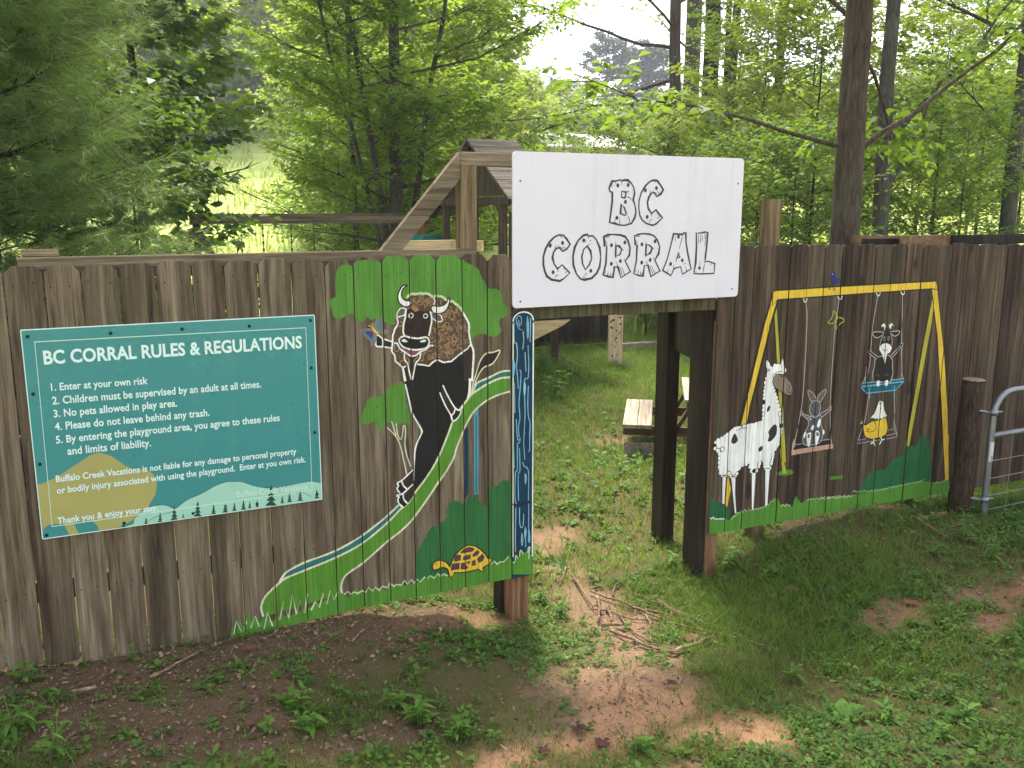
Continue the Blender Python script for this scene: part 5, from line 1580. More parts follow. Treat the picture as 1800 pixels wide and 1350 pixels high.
k.ln(col, k.b.inputs['Base Color']); k.b.inputs['Roughness'].default_value = .95; k.b.inputs['Specular IOR Level'].default_value = .12
k.bump(k.math('ADD', n2, k.math('MULTIPLY', n4, .6)), .7, .012)
M['ground'] = k.m
gnd = np_mesh('ground', np.stack([gxf, gyf, gzv], 1), fc_, M['ground'], None, None, True)
for nm in ('litter', 'path', 'clay', 'sand'):
    v = np.zeros(len(gxf)); v[near] = mask(nm, gxf[near], gyf[near])
    if nm == 'litter':
        v = np.maximum(v, np.clip(1.2 - np.abs(gyf + .12) / .34 - np.clip(gxf - 1.3, 0, 9) * 2, 0, 1))
        bb = (gyf > .02) & (gyf < 1.0); v[bb & (gxf < 1.9)] = .5
    a = gnd.data.attributes.new(nm, 'FLOAT', 'POINT'); a.data.foreach_set('value', v.astype(np.float32))
a = gnd.data.attributes.new('meadow', 'FLOAT', 'POINT'); a.data.foreach_set('value', np.clip((dcam - 14) / 8, 0, 1).astype(np.float32))
tag(gnd, kind='structure')

# ---------------------------------------------------------------- grass, ground cover, litter (stuff)
M['grass'] = leafmat('grass_blades', S(62, 94, 38), S(122, 144, 64), S(124, 156, 50), .38, .5, 2.0)
M['cover'] = leafmat('ground_cover_leaves', S(52, 88, 38), S(106, 138, 60), S(104, 142, 40), .3, .6, 3.0)
M['litterleaf'] = leafmat('dry_leaf_litter', S(82, 68, 50), S(162, 140, 110), S(116, 94, 62), .12, .8, 20)
M['meadow'] = leafmat('meadow_grass', S(126, 146, 72), S(182, 192, 108), S(176, 192, 96), .4, .6, .3)


def scatter(n, x0, x1, y0, y1, dens):
    x = nrng.uniform(x0, x1, n); y = nrng.uniform(y0, y1, n)
    keep = nrng.random(n) < dens(x, y)
    return x[keep], y[keep]


def bare(x, y):
    strip = np.clip(1.2 - np.abs(y + .12) / .34 - np.clip(x - 1.3, 0, 9) * 2, 0, 1)
    return np.maximum.reduce([mask('sand', x, y), mask('path', x, y), mask('clay', x, y), mask('litter', x, y), strip * .93])


def blades(x, y, h, w, lean, seg=3):
    n = len(x); z = ground_z(x, y)
    a = nrng.uniform(0, 6.283, n); b = nrng.uniform(0, 6.283, n)
    L = lean * nrng.uniform(.25, 1.3, n) * h
    wx, wy = np.cos(a) * w / 2, np.sin(a) * w / 2
    lx, ly = np.cos(b) * L, np.sin(b) * L
    V = np.zeros((n, 7, 3), np.float32)
    for i, (t, ww) in enumerate(((0, 1), (.4, .85), (.75, .55))):
        for s_, sg in ((0, -1), (1, 1)):
            V[:, i * 2 + s_, 0] = x + lx * t ** 1.8 + sg * wx * ww
            V[:, i * 2 + s_, 1] = y + ly * t ** 1.8 + sg * wy * ww
            V[:, i * 2 + s_, 2] = z - .004 + h * (t - .25 * lean * t * t)
    V[:, 6, 0] = x + lx; V[:, 6, 1] = y + ly; V[:, 6, 2] = z + h * (1 - .35 * lean)
    base_ = np.arange(n)[:, None] * 7
    q = np.array([[0, 1, 3, 2], [2, 3, 5, 4], [4, 5, 6, 6]])
    F = (base_[:, None, :] + q[None]).reshape(-1, 4)
    return V.reshape(-1, 3), F


def quadmesh_with_tris(name, V, F, mat, tint):
    """blade strips: the tip quads are triangles"""
    me = bpy.data.meshes.new(name)
    tri = F[:, 2] == F[:, 3]
    tot = np.where(tri, 3, 4).astype(np.int32)
    st_ = np.concatenate([[0], np.cumsum(tot)[:-1]]).astype(np.int32)
    loops = F.ravel()[np.concatenate([[True, True, True, not t] for t in tri])] if len(F) < 10 else F.ravel()[np.stack([np.ones_like(tri), np.ones_like(tri), np.ones_like(tri), ~tri], 1).ravel().astype(bool)]
    me.vertices.add(len(V)); me.vertices.foreach_set('co', V.astype(np.float32).ravel())
    me.loops.add(len(loops)); me.loops.foreach_set('vertex_index', loops.astype(np.int32))
    me.polygons.add(len(F)); me.polygons.foreach_set('loop_start', st_); me.polygons.foreach_set('loop_total', tot)
    at = me.attributes.new('tint', 'FLOAT', 'FACE'); at.data.foreach_set('value', tint.astype(np.float32))
    me.update(calc_edges=True)
    return link_mesh(name, me, mat)


def leaf_quads(p, d, nrm, L, W, fold=.18):
    """rhombic folded leaves; p,d,nrm (n,3)"""
    side = np.cross(nrm, d); side /= np.linalg.norm(side, axis=1, keepdims=True) + 1e-9
    L = L[:, None]; W = W[:, None]
    m = p + d * L * .45
    a = m + side * W * .5 + nrm * W * fold
    b = m - side * W * .5 + nrm * W * fold
    t = p + d * L - nrm * L * .12
    V = np.stack([p, a, t, b], 1).reshape(-1, 3)
    F = np.arange(len(p) * 4).reshape(-1, 4)
    return V, F


def leaf_hex(p, d, nrm, L, W, curl=.3):
    """rounder six-cornered leaves, curled along the midrib"""
    side = np.cross(nrm, d); side /= np.linalg.norm(side, axis=1, keepdims=True) + 1e-9
    L = L[:, None]; W = W[:, None]
    cv = nrng.normal(0, curl, L.shape)
    pts_ = [p]
    for t, w in ((.28, .42), (.68, .46), (1.0, .0), (.70, -.44), (.30, -.46)):
        pts_.append(p + d * L * t + side * W * w * nrng.uniform(.8, 1.2, W.shape) + nrm * (abs(w) * W * .35 - cv * L * t * t * .5))
    return np.stack(pts_, 1).reshape(-1, 3), np.arange(len(p) * 6).reshape(-1, 6)


# foreground turf
gx_, gy_ = scatter(260000, -2.2, 8.5, -2.9, .35, lambda x, y: np.clip(1.05 - 1.1 * bare(x, y), .03, 1) * np.clip(.46 + .7 * fbm(x, y, 2.6, 21), .08, 1))
hh = nrng.uniform(.028, .098, len(gx_)) * np.clip(1 + .5 * fbm(gx_, gy_, 1.7, 22), .5, 1.9)
V, F = blades(gx_, gy_, hh, nrng.uniform(.0022, .0052, len(gx_)), nrng.uniform(.4, 1.3, len(gx_)))
t_ = np.repeat(np.clip(nrng.normal(.5, .22, len(gx_)) + .25 * fbm(gx_, gy_, 1.2, 23), 0, 1), 3)
o = quadmesh_with_tris('lawn_grass', V, F, M['grass'], t_); tag(o, 'short patchy grass in front of the fence', 'grass', kind='stuff')
# yard turf
gx_, gy_ = scatter(120000, 1.0, 12.0, .35, 11.5, lambda x, y: np.clip(1.0 - .8 * mask('path', x, y), .1, 1) * np.clip(1.1 - .05 * y, .3, 1) * np.clip((x - .25 * y - .6) / 1.0, 0, 1))
hh = nrng.uniform(.05, .14, len(gx_)) * np.clip(.8 + gy_ * .09, .6, 1.7)
V, F = blades(gx_, gy_, hh, nrng.uniform(.004, .010, len(gx_)), nrng.uniform(.4, 1.2, len(gx_)))
o = quadmesh_with_tris('yard_grass', V, F, M['grass'], np.repeat(np.clip(nrng.normal(.62, .2, len(gx_)), 0, 1), 3)); tag(o, 'longer bright grass in the yard behind the gateway', 'grass', kind='stuff')


def cover(name, n, x0, x1, y0, y1, dens, s0, s1, hmax, label):
    """low broad-leaved weeds: small rosettes of leaves"""
    x, y = scatter(n, x0, x1, y0, y1, dens)
    z = ground_z(x, y)
    m = 6
    P_ = []; D_ = []; N_ = []; L_ = []; T_ = []
    hgt = nrng.uniform(.1, 1, len(x)) ** 1.6 * hmax * np.clip(1 + .8 * fbm(x, y, 1.4, 44), .35, 2.2)
    sz = nrng.uniform(s0, s1, len(x))
    tt = np.clip(nrng.normal(.5, .2, len(x)), 0, 1)
    ph = nrng.uniform(0, 6.283, len(x))
    for j in range(m):
        a = ph + j * 2.4 + nrng.uniform(-.4, .4, len(x))
        el = nrng.uniform(-.25, .75, len(x))
        d = np.stack([np.cos(a) * np.cos(el), np.sin(a) * np.cos(el), np.sin(el)], 1)
        nr = np.stack([-np.cos(a) * np.sin(el), -np.sin(a) * np.sin(el), np.cos(el)], 1)
        nr += nrng.normal(0, .25, nr.shape); nr /= np.linalg.norm(nr, axis=1, keepdims=True)
        P_.append(np.stack([x + np.cos(a) * sz * .25, y + np.sin(a) * sz * .25, z + .004 + hgt * (j + 1) / m], 1)); D_.append(d); N_.append(nr); L_.append(sz * nrng.uniform(.7, 1.2, len(x))); T_.append(tt + nrng.normal(0, .08, len(x)))
    Lc = np.concatenate(L_)
    V, F = leaf_hex(np.concatenate(P_), np.concatenate(D_), np.concatenate(N_), Lc, Lc * nrng.uniform(.42, .75, len(Lc)), .25)
    o = np_mesh(name, V, F, M['cover'], None, np.clip(np.concatenate(T_), 0, 1))
    tag(o, label, 'ground cover', kind='stuff')


cover('ground_cover', 46000, -2.2, 8.5, -2.9, .3, lambda x, y: np.clip(1.0 - .93 * bare(x, y), .05, 1) * np.clip(.42 + .6 * fbm(x, y, 1.9, 31), .06, 1), .009, .034, .045, 'low broad-leaved weeds creeping through the lawn')
cover('yard_weeds', 5000, 1.4, 10, .3, 8.5, lambda x, y: np.clip(.35 + .6 * fbm(x, y, 1.2, 32), 0.05, 1) * np.clip((x - .25 * y - .6) / 1.0, 0, 1) * (1 - .8 * mask('path', x, y)), .03, .07, .09, 'broad-leaved weeds in the yard grass')
# leaf litter
x, y = scatter(150000, -2.2, 8, -2.8, .6, lambda x, y: np.clip(np.maximum(mask('litter', x, y), np.clip(1.2 - np.abs(y + .12) / .34 - np.clip(x - 1.3, 0, 9) * 2, 0, 1)) * .8 + mask('path', x, y) * .34 + mask('clay', x, y) * .2 + mask('sand', x, y) * .05 + .09, 0, 1) * np.where(y > .02, .2, 1))
a = nrng.uniform(0, 6.283, len(x)); el = nrng.normal(0, .35, len(x))
d = np.stack([np.cos(a) * np.cos(el), np.sin(a) * np.cos(el), np.sin(el)], 1); nr = np.stack([nrng.normal(0, .45, len(x)), nrng.normal(0, .45, len(x)), np.ones(len(x))], 1); nr /= np.linalg.norm(nr, axis=1, keepdims=True)
Lc = np.minimum(nrng.gamma(1.8, .0052, len(x)) + .004, .034)
V, F = leaf_hex(np.stack([x, y, ground_z(x, y) + .006 + nrng.uniform(0, .012, len(x))], 1), d, nr, Lc, Lc * nrng.uniform(.08, .7, len(x)), .5)
o = np_mesh('leaf_litter', V, F, M['litterleaf'], None, nrng.random(len(x)) ** 1.4); tag(o, 'dry brown leaf litter and twig bits under the fence', 'leaf litter', kind='stuff')
# crumbs of soil and small stones on the bare patches
x, y = scatter(60000, -2, 8, -2.8, .8, lambda x, y: np.clip(mask('path', x, y) * .35 + mask('clay', x, y) * .5 + mask('sand', x, y) * .35 + mask('litter', x, y) * .3, 0, 1) * np.clip(.5 + .6 * fbm(x, y, 4, 61), .05, 1))
n_ = len(x); r_ = nrng.gamma(1.6, .0018, n_) + .0015
oc = np.array([(1, 0, 0), (0, 1, 0), (-1, 0, 0), (0, -1, 0), (0, 0, .75), (0, 0, -.6)], float)
V = oc[None] * nrng.uniform(.6, 1.4, (n_, 6, 1)) * r_[:, None, None]
ca, sa = np.cos(nrng.uniform(0, 6.28, n_))[:, None], np.sin(nrng.uniform(0, 6.28, n_))[:, None]
V = np.stack([V[..., 0] * ca - V[..., 1] * sa + x[:, None], V[..., 0] * sa + V[..., 1] * ca + y[:, None], V[..., 2] + ground_z(x, y)[:, None] + .002], -1)
F = (np.arange(n_)[:, None, None] * 6 + np.array([(0, 1, 4), (1, 2, 4), (2, 3, 4), (3, 0, 4), (1, 0, 5), (2, 1, 5), (3, 2, 5), (0, 3, 5)])[None]).reshape(-1, 3)
kk = NT('soil_crumb'); kk.ln(kk.ramp(kk.attr(), [(0, S(84, 62, 46)), (.5, S(140, 108, 78)), (1, S(176, 150, 122))]), kk.b.inputs['Base Color']); kk.b.inputs['Roughness'].default_value = .9; M['crumb'] = kk.m
o = np_mesh('soil_crumbs', V.reshape(-1, 3), F, M['crumb'], None, np.repeat(nrng.random(n_), 8)); tag(o, 'crumbs of soil and grit on the bare patches', 'soil', kind='stuff')
# far meadow tufts
th = nrng.uniform(R(-6), R(62), 26000); rr_ = np.sqrt(nrng.uniform(16 ** 2, 75 ** 2, 26000))
x = np.sin(th) * rr_; y = np.cos(th) * rr_ + CAM_Y
kp = nrng.random(len(x)) < np.clip(.5 + .5 * fbm(x, y, .35, 51), .05, 1); x, y, rr_ = x[kp], y[kp], rr_[kp]
V, F = blades(x, y, nrng.uniform(.25, .8, len(x)), .04 + rr_ * .0016, nrng.uniform(.3, .9, len(x)))
o = quadmesh_with_tris('meadow_grass', V, F, M['meadow'], np.repeat(nrng.random(len(x)), 3)); tag(o, 'tall sunlit meadow grass on the rising field', 'grass', kind='stuff')

# ---------------------------------------------------------------- individual weeds
M['weed'] = leafmat('weed_leaves', S(62, 104, 40), S(116, 154, 62), S(120, 160, 46), .34, .6, 4)
M['stem'] = plain('green_stem', S(96, 112, 60), .6)


def leaf_shape(mb, base_, d, n, L, W, tint, curl=.25, nseg=5, outline='lance'):
    """one modelled leaf: two rows of faces along a curved midrib"""
    d = Vector(d).normalized(); n = Vector(n); n = (n - d * n.dot(d)).normalized(); s_ = d.cross(n)
    vs = []
    for i in range(nseg + 1):
        t = i / nseg
        w = W * (math.sin(math.pi * min(1, t ** .75)) if outline == 'lance' else (math.sin(math.pi * t ** .62)) ** .8) * .5
        c = Vector(base_) + d * L * t - n * L * curl * t * t
        vs += [c + s_ * w + n * w * .3, c, c - s_ * w + n * w * .3]
    fs = []
    for i in range(nseg):
        for q in (0, 1): fs.append((i * 3 + q, i * 3 + q + 1, (i + 1) * 3 + q + 1, (i + 1) * 3 + q))
    mb.add(vs, fs, tint)


def weed(px_, py_, h, nl, L, W, lab, kind='lance', group=None, spread=.9):
    q = G(px_, py_)
    r = random.Random(int(px_ * 7 + py_))
    root = empty('weed_plant', (q[0], q[1], gz(q[0], q[1]) - .005)); tag(root, lab, 'weed', group or 'leafy weeds in the foreground')
    lf = MB(); sm = MB()
    ns = 1 if kind != 'clump' else max(2, nl // 7)
    for si in range(ns):
        ang = r.uniform(0, 6.28); le = r.uniform(.05, .5) * (1 if ns > 1 else .35)
        top = Vector((math.cos(ang) * le * h, math.sin(ang) * le * h, h * r.uniform(.7, 1.05)))
        b_ = Vector((r.uniform(-.5, .5) * h * .4, r.uniform(-.5, .5) * h * .4, 0)) if ns > 1 else Vector((0, 0, 0))
        if kind != 'rosette':
            sm.tube([b_, b_ + top * .5 + Vector((0, 0, h * .06)), b_ + top], [.0028, .0022, .0012], 5)
        k_ = nl // ns if ns > 1 else nl
        for j in range(k_):
            t = (j + 1) / k_
            a = j * 2.4 + r.uniform(-.4, .4)
            el = r.uniform(.0, .55) if kind != 'rosette' else r.uniform(.12, .5)
            d = (math.cos(a) * math.cos(el), math.sin(a) * math.cos(el), math.sin(el))
            p0 = b_ + top * (t if kind != 'rosette' else .12)
            s_ = L * .88 * r.uniform(.6, 1.15) * (1.15 - .45 * t if kind != 'rosette' else 1)
            leaf_shape(lf, p0, d, (0, 0, 1), s_, W * s_ / L, min(1, max(0, r.gauss(.55, .2))), r.uniform(.1, .45), 5, 'round' if kind == 'rosette' else 'lance')
    lf.build('leaves', M['weed'], root, True)
    if sm.v: sm.build('stem', M['stem'], root, True)


weed(45, 1198, .13, 9, .10, .035, 'leafy seedling at the left edge below the fence')
weed(88, 1222, .06, 7, .06, .03, 'small pale seedling just right of the left-edge seedling')
weed(30, 1290, .16, 26, .11, .022, 'tall grassy weed clump in the bottom left corner', 'clump')
weed(95, 1330, .13, 22, .10, .02, 'second grassy weed clump at the bottom left edge', 'clump')
weed(236, 1165, .10, 8, .05, .02, 'yellow-green sprout against the fence base')
weed(100, 1232, .05, 6, .05, .03, 'three-leaved sprout on the litter at far left')
weed(515, 1245, .12, 26, .085, .026, 'upright leafy weed clump in the middle of the bare litter', 'clump')
weed(545, 1285, .11, 24, .08, .026, 'leafy weed clump directly below the upright clump', 'clump')
weed(480, 1290, .08, 12, .07, .03, 'low weed left of the two leafy clumps', 'clump')
weed(380, 1285, .05, 6, .07, .03, 'flat two-leaved weed on the dark soil')
weed(265, 1235, .04, 9, .05, .035, 'round-leaved rosette on the leaf litter', 'rosette')
weed(535, 1185, .08, 14, .05, .02, 'bushy little weed below the painted slide', 'clump')
weed(740, 1270, .12, 40, .085, .028, 'large bright weed clump at the bottom centre', 'clump')
weed(700, 1245, .09, 24, .07, .026, 'weed clump left of the large bright clump', 'clump')
weed(805, 1300, .10, 26, .08, .026, 'weed clump beside the sandy patch', 'clump')
weed(1480, 1255, .05, 9, .12, .065, 'broad-leaved rosette plant in the lower right lawn', 'rosette')
weed(1130, 1320, .07, 22, .07, .026, 'grass-like weed in the bottom sandy patch', 'clump')
weed(1560, 1270, .08, 18, .09, .03, 'yellow-green leafy weed right of the broad rosette', 'clump')
weed(1700, 1270, .09, 22, .09, .03, 'leafy weed clump near the bottom right corner', 'clump')
weed(1655, 1300, .07, 14, .08, .03, 'smaller weed left of the bottom right clump', 'clump')
weed(1290, 1000, .14, 44, .07, .032, 'lush weed clump at the foot of the right gateway post', 'clump')
weed(1345, 1020, .12, 40, .065, .03, 'lush weed clump right of the gateway post weeds', 'clump')
weed(1270, 1030, .10, 26, .06, .03, 'weed clump in front of the right gateway post', 'clump')
weed(1180, 1000, .12, 22, .08, .03, 'weed clump around the inner gate post', 'clump')
weed(1690, 955, .20, 46, .11, .016, 'dense grassy tuft at the base of the log post', 'clump')
weed(1745, 985, .18, 44, .11, .016, 'dense grassy tuft under the metal gate', 'clump')
weed(1640, 975, .10, 26, .08, .016, 'grassy tuft left of the log post', 'clump')
weed(1790, 960, .16, 34, .10, .016, 'grassy tuft at the right edge behind the gate', 'clump')
weed(975, 700, .35, 46, .16, .09, 'leafy green plant beside the blue board in the yard', 'clump', 'leafy plants in the yard')
weed(1005, 665, .32, 40, .16, .08, 'leafy plant behind the blue board plant', 'clump', 'leafy plants in the yard')
weed(955, 660, .42, 40, .18, .10, 'tall pale-leaved plant under the playset', 'clump', 'leafy plants in the yard')
weed(945, 1060, .10, 30, .06, .02, 'weed tuft at the foot of the left end post', 'clump')
weed(985, 1085, .09, 30, .06, .02, 'weed tuft on the left side of the path', 'clump')
weed(1395, 1190, .07, 18, .07, .028, 'low weed in the middle of the right lawn', 'clump')

# ================================================================== TREES
M['leaf_mid'] = leafmat('broadleaf_mid_green', S(50, 80, 34), S(96, 124, 52), S(132, 162, 46), .44, .5, .7)
M['leaf_beech'] = leafmat('beech_leaves', S(62, 96, 38), S(108, 138, 54), S(142, 172, 48), .5, .5, .7)
M['leaf_bright'] = leafmat('broadleaf_yellow_green', S(64, 92, 36), S(112, 136, 52), S(156, 176, 52), .48, .5, .6)
M['leaf_dark'] = leafmat('broadleaf_dark_green', S(44, 72, 36), S(74, 100, 48), S(110, 142, 46), .4, .45, .7)
M['leaf_far'] = leafmat('far_broadleaf', S(60, 90, 40), S(120, 144, 60), S(160, 178, 62), .45, .6, .25)
M['leaf_blue'] = leafmat('far_hazy_leaves', S(46, 74, 52), S(70, 98, 66), S(70, 100, 60), .2, .6, .3)  # bluish green, distance haze put into the leaf colour
M['needle'] = leafmat('pine_needles', S(64, 92, 50), S(126, 148, 86), S(122, 148, 68), .36, .45, .9)


def branch_path(p, d, L, n, r, upbend, wob):
    pts = [Vector(p)]; d = Vector(d).normalized()
    for i in range(n):
        d = (d + Vector((r.gauss(0, wob), r.gauss(0, wob), r.gauss(0, wob * .6) + upbend / n))).normalized()
        pts.append(pts[-1] + d * (L / n))
    return pts


class Tree:
    def __init__(s, seed):
        s.r = random.Random(seed); s.n = np.random.default_rng(seed)
        s.wood = MB(); s.tw = []     # twig: start, dir, length

    def trunk(s, pts, r0, r1, n=10, flare=1.35):
        m = len(pts)
        rad = [(r0 + (r1 - r0) * i / (m - 1)) * (flare if i == 0 else (1 + (flare - 1) * .25 if i == 1 else 1)) for i in range(m)]
        s.wood.tube(pts, rad, n)

    def limb(s, p, d, L, r0, upbend=.25, wob=.12, sub=6, twig=.45, draw=True, subL=.42, flat=.5, sides=5, start=.25, twd=.28):
        n = max(4, int(L / .45))
        pts = branch_path(p, d, L, n, s.r, upbend, wob)
        if draw: s.wood.tube(pts, [r0 * (1 - .85 * i / n) for i in range(n + 1)], sides, cap=False)
        for j in range(sub):
            t = start + (1 - start) * (j + .5) / sub
            i = min(n - 1, int(t * n)); q = pts[i].lerp(pts[i + 1], t * n - i)
            dd = (pts[i + 1] - pts[i]).normalized()
            sd = dd.cross(Vector((0, 0, 1)))
            if sd.length < .1: sd = Vector((s.r.gauss(0, 1), s.r.gauss(0, 1), 0))
            sd.normalize(); sg = 1 if j % 2 else -1
            d2 = (dd * .75 + sd * sg * s.r.uniform(.55, 1.0) + Vector((0, 0, s.r.uniform(-.25, .3) * (1 - flat)))).normalized()
            l2 = L * subL * (1.1 - .65 * t) * s.r.uniform(.7, 1.25) + .15
            p2 = branch_path(q, d2, l2, 3, s.r, .08, wob)
            if draw and r0 > .012: s.wood.tube(p2, [r0 * .38, r0 * .3, r0 * .2, r0 * .08], 3, cap=False)
            s.twigs(p2, twig, flat, twd)
        s.twigs(pts[n // 2:], twig, flat, twd)
        return pts

    def twigs(s, pts, L, flat, step=.28):
        for a, b in zip(pts[:-1], pts[1:]):
            seg = (b - a); l = seg.length; m = max(1, int(l / step))
            for i in range(m):
                q = a + seg * ((i + s.r.random()) / m); d = seg.normalized()
                sd = d.cross(Vector((0, 0, 1)))
                if sd.length < .1: sd = Vector((1, 0, 0))
                sd.normalize()
                sg = s.r.choice((-1, 1))
                dd = (d * s.r.uniform(.2, 1) + sd * sg * s.r.uniform(.4, 1) + Vector((0, 0, s.r.gauss(0, .35 * (1 - flat)) - .08))).normalized()
                s.tw.append((q, dd, L * s.r.uniform(.5, 1.2)))
        d = (pts[-1] - pts[-2]).normalized(); s.tw.append((pts[-1], d, L))

    def leaves(s, per, size, aspect=.55, flat=.7, droop=.2):
        n = len(s.tw)
        p = np.array([t[0][:] for t in s.tw]); d = np.array([t[1][:] for t in s.tw]); l = np.array([t[2] for t in s.tw])
        p = np.repeat(p, per, 0); d = np.repeat(d, per, 0); l = np.repeat(l, per)
        tt = np.tile((np.arange(per) + .6) / per, n) * s.n.uniform(.85, 1.1, n * per)
        sd = np.cross(d, np.array([0, 0, 1.0])); sd /= np.linalg.norm(sd, axis=1, keepdims=True) + 1e-6
        sg = np.tile(np.where(np.arange(per) % 2, 1, -1), n)[:, None]
        ld = d * s.n.uniform(.2, .9, (len(p), 1)) + sd * sg * s.n.uniform(.5, 1, (len(p), 1)) + s.n.normal(0, .18, (len(p), 3))
        ld[:, 2] -= droop
        ld /= np.linalg.norm(ld, axis=1, keepdims=True)
        nr = np.array([0, 0, 1.0]) + s.n.normal(0, (1 - flat) * .9, (len(p), 3))
        nr -= ld * np.sum(nr * ld, 1, keepdims=True); nr /= np.linalg.norm(nr, axis=1, keepdims=True) + 1e-6
        pos = p + d * (l * tt)[:, None] + s.n.normal(0, size * .25, (len(p), 3)); pos[:, 2] -= (l * tt) ** 2 * .15
        L = size * s.n.uniform(.65, 1.25, len(p))
        tint = np.clip(np.repeat(s.n.normal(.5, .16, n), per) + s.n.normal(0, .12, len(p)), 0, 1)
        return pos, ld, nr, L, L * aspect, tint

    def build(s, name, loc, label, group, bark, leafm, per, size, aspect=.55, flat=.7, droop=.2, lobed=False, cat='tree', rz=0, keep=None):
        root = empty(name, loc, rz); tag(root, label, cat, group)
        if s.wood.v: s.wood.build('trunk', M[bark], root, True)
        if keep: s.tw = [w for w in s.tw if keep(w[0])]
        pos, d, nr, L, W, tint = s.leaves(per, size, aspect, flat, droop)
        if not lobed:
            V, F = leaf_quads(pos, d, nr, L, W)
            np_mesh('crown', V, F, M[leafm], root, tint)
        else:
            side = np.cross(nr, d); n = len(pos)
            LB = np.array([(0, 0, 0), (.22, .02, .02), (.48, .28, .06), (.30, .42, .02), (.50, .68, .05), (.22, .68, .01), (0, 1.05, -.06), (-.22, .68, .01), (-.50, .68, .05), (-.30, .42, .02), (-.48, .28, .06), (-.22, .02, .02)])
            V = pos[:, None, :] + (side[:, None, :] * LB[None, :, 0:1] + d[:, None, :] * LB[None, :, 1:2] + nr[:, None, :] * LB[None, :, 2:3]) * L[:, None, None]
            F = np.arange(n * 12).reshape(n, 12)
            np_mesh('crown', V.reshape(-1, 3), F, M[leafm], root, tint)
        return root


def base(px_, Y):
    x = Xat(px_, Y); return (x, Y, gz(x, Y))


def deciduous(seed, H, r0, cs, spread, n1, lean=(0, 0), up=.5, sub=6, twig=.45, flat=.5, wob=.12, clear=0, shape='round', trunk_n=9, twd=.28, upb=.25, thin=.34):
    t = Tree(seed); r = t.r
    pts = []
    for i in range(trunk_n + 1):
        f = i / trunk_n
        pts.append(Vector((lean[0] * H * f + r.gauss(0, .012) * H * .3 * f, lean[1] * H * f + r.gauss(0, .012) * H * .3 * f, -.3 + (H + .3) * f)))
    t.trunk(pts, r0, r0 * .12)
    for j in range(n1):
        f = cs + (1 - cs) * (j + .4) / n1
        i = min(trunk_n - 1, int(f * trunk_n)); q = pts[i].lerp(pts[i + 1], f * trunk_n - i)
        a = j * 2.4 + r.uniform(-.5, .5)
        g = (f - cs) / (1 - cs)
        prof = {'round': math.sin(math.pi * (.18 + .74 * g)) ** .8, 'cone': 1.05 - .9 * g, 'wide': 1.0 - .45 * g}[shape]
        L = spread * prof * r.uniform(.75, 1.2)
        u = up * (.4 + 1.0 * g)
        t.limb(q, (math.cos(a), math.sin(a), u), L, r0 * thin * (1.05 - .6 * g), upb, wob, sub, twig, True, .45, flat, twd=twd)
    return t, pts


TG_ = 'trees beyond the fence'
# ---- beech-like multi-stem tree in the centre
t, pts = deciduous(41, 12.5, .15, .13, 3.1, 46, (.004, 0), .32, 10, .55, .6, .14, shape='wide', twd=.24, thin=.22)
for (dx, dy, h, rr0) in ((-.16, .1, 10, .075), (.24, .05, 9.5, .07), (-.33, -.1, 8, .05)):
    pp = [Vector((0, 0, .3)) + Vector((dx * h * f * .75, dy * h * f * .5, h * f)) + Vector((t.r.gauss(0, .05), t.r.gauss(0, .05), 0)) * f for f in [i / 7 for i in range(8)]]
    t.trunk(pp, rr0, rr0 * .2, 7, 1)
    for j in range(12):
        f = .25 + .72 * j / 12; i = min(6, int(f * 7)); a = j * 2.4 + dx * 9
        t.limb(pp[i].lerp(pp[i + 1], f * 7 - i), (math.cos(a), math.sin(a), .3), 1.9 * t.r.uniform(.7, 1.2), .022, .2, .1, 6, .45, True, .45, .75)
t.build('beech_tree', base(697, 11.5), 'multi-stemmed tree with layered sprays of small leaves, standing behind the playset', TG_, 'bark_grey', 'leaf_beech', 15, .115, .6, .62, .15, keep=lambda q: not (q.x < -1.75 and q.z < 3.3))
# slim tree left of it
t, pts = deciduous(42, 9.5, .075, .16, 1.5, 28, (-.01, 0), .35, 7, .45, .7, .1, shape='wide')
t.build('young_tree', base(626, 13), 'slim young tree rising left of the multi-stemmed tree', TG_, 'bark_grey', 'leaf_mid', 10, .10, .55, .7, .15)

# ---- maple with big lobed leaves, left
t, pts = deciduous(43, 9.0, .085, .30, 1.55, 28, (.0, 0), .32, 7, .4, .55, .12, shape='wide', twd=.26)
t.build('maple_tree', base(252, 9.5), 'maple with big lobed leaves and a dark trunk between the pine and the meadow', TG_, 'bark_dark', 'leaf_mid', 8, .15, .8, .55, .35, True, keep=lambda q: not (q.x > .6 and q.z < 3.2))
t, pts = deciduous(44, 7.0, .06, .12, 1.5, 24, (.0, 0), .3, 6, .38, .55, .12, shape='wide')
t.build('maple_tree', base(205, 9.2), 'smaller shaded maple close against the pine', TG_, 'bark_dark', 'leaf_dark', 7, .14, .8, .5, .35, True)
t, pts = deciduous(45, 3.2, .03, .1, .85, 18, (0, 0), .5, 6, .35, .4, .14, shape='round')
t.build('shrub', base(235, 5.6), 'dark leafy shrub below the maple, just above the left fence', 'shrubs behind the fence', 'bark_dark', 'leaf_dark', 6, .11, .7, .45, .3, False, 'shrub')


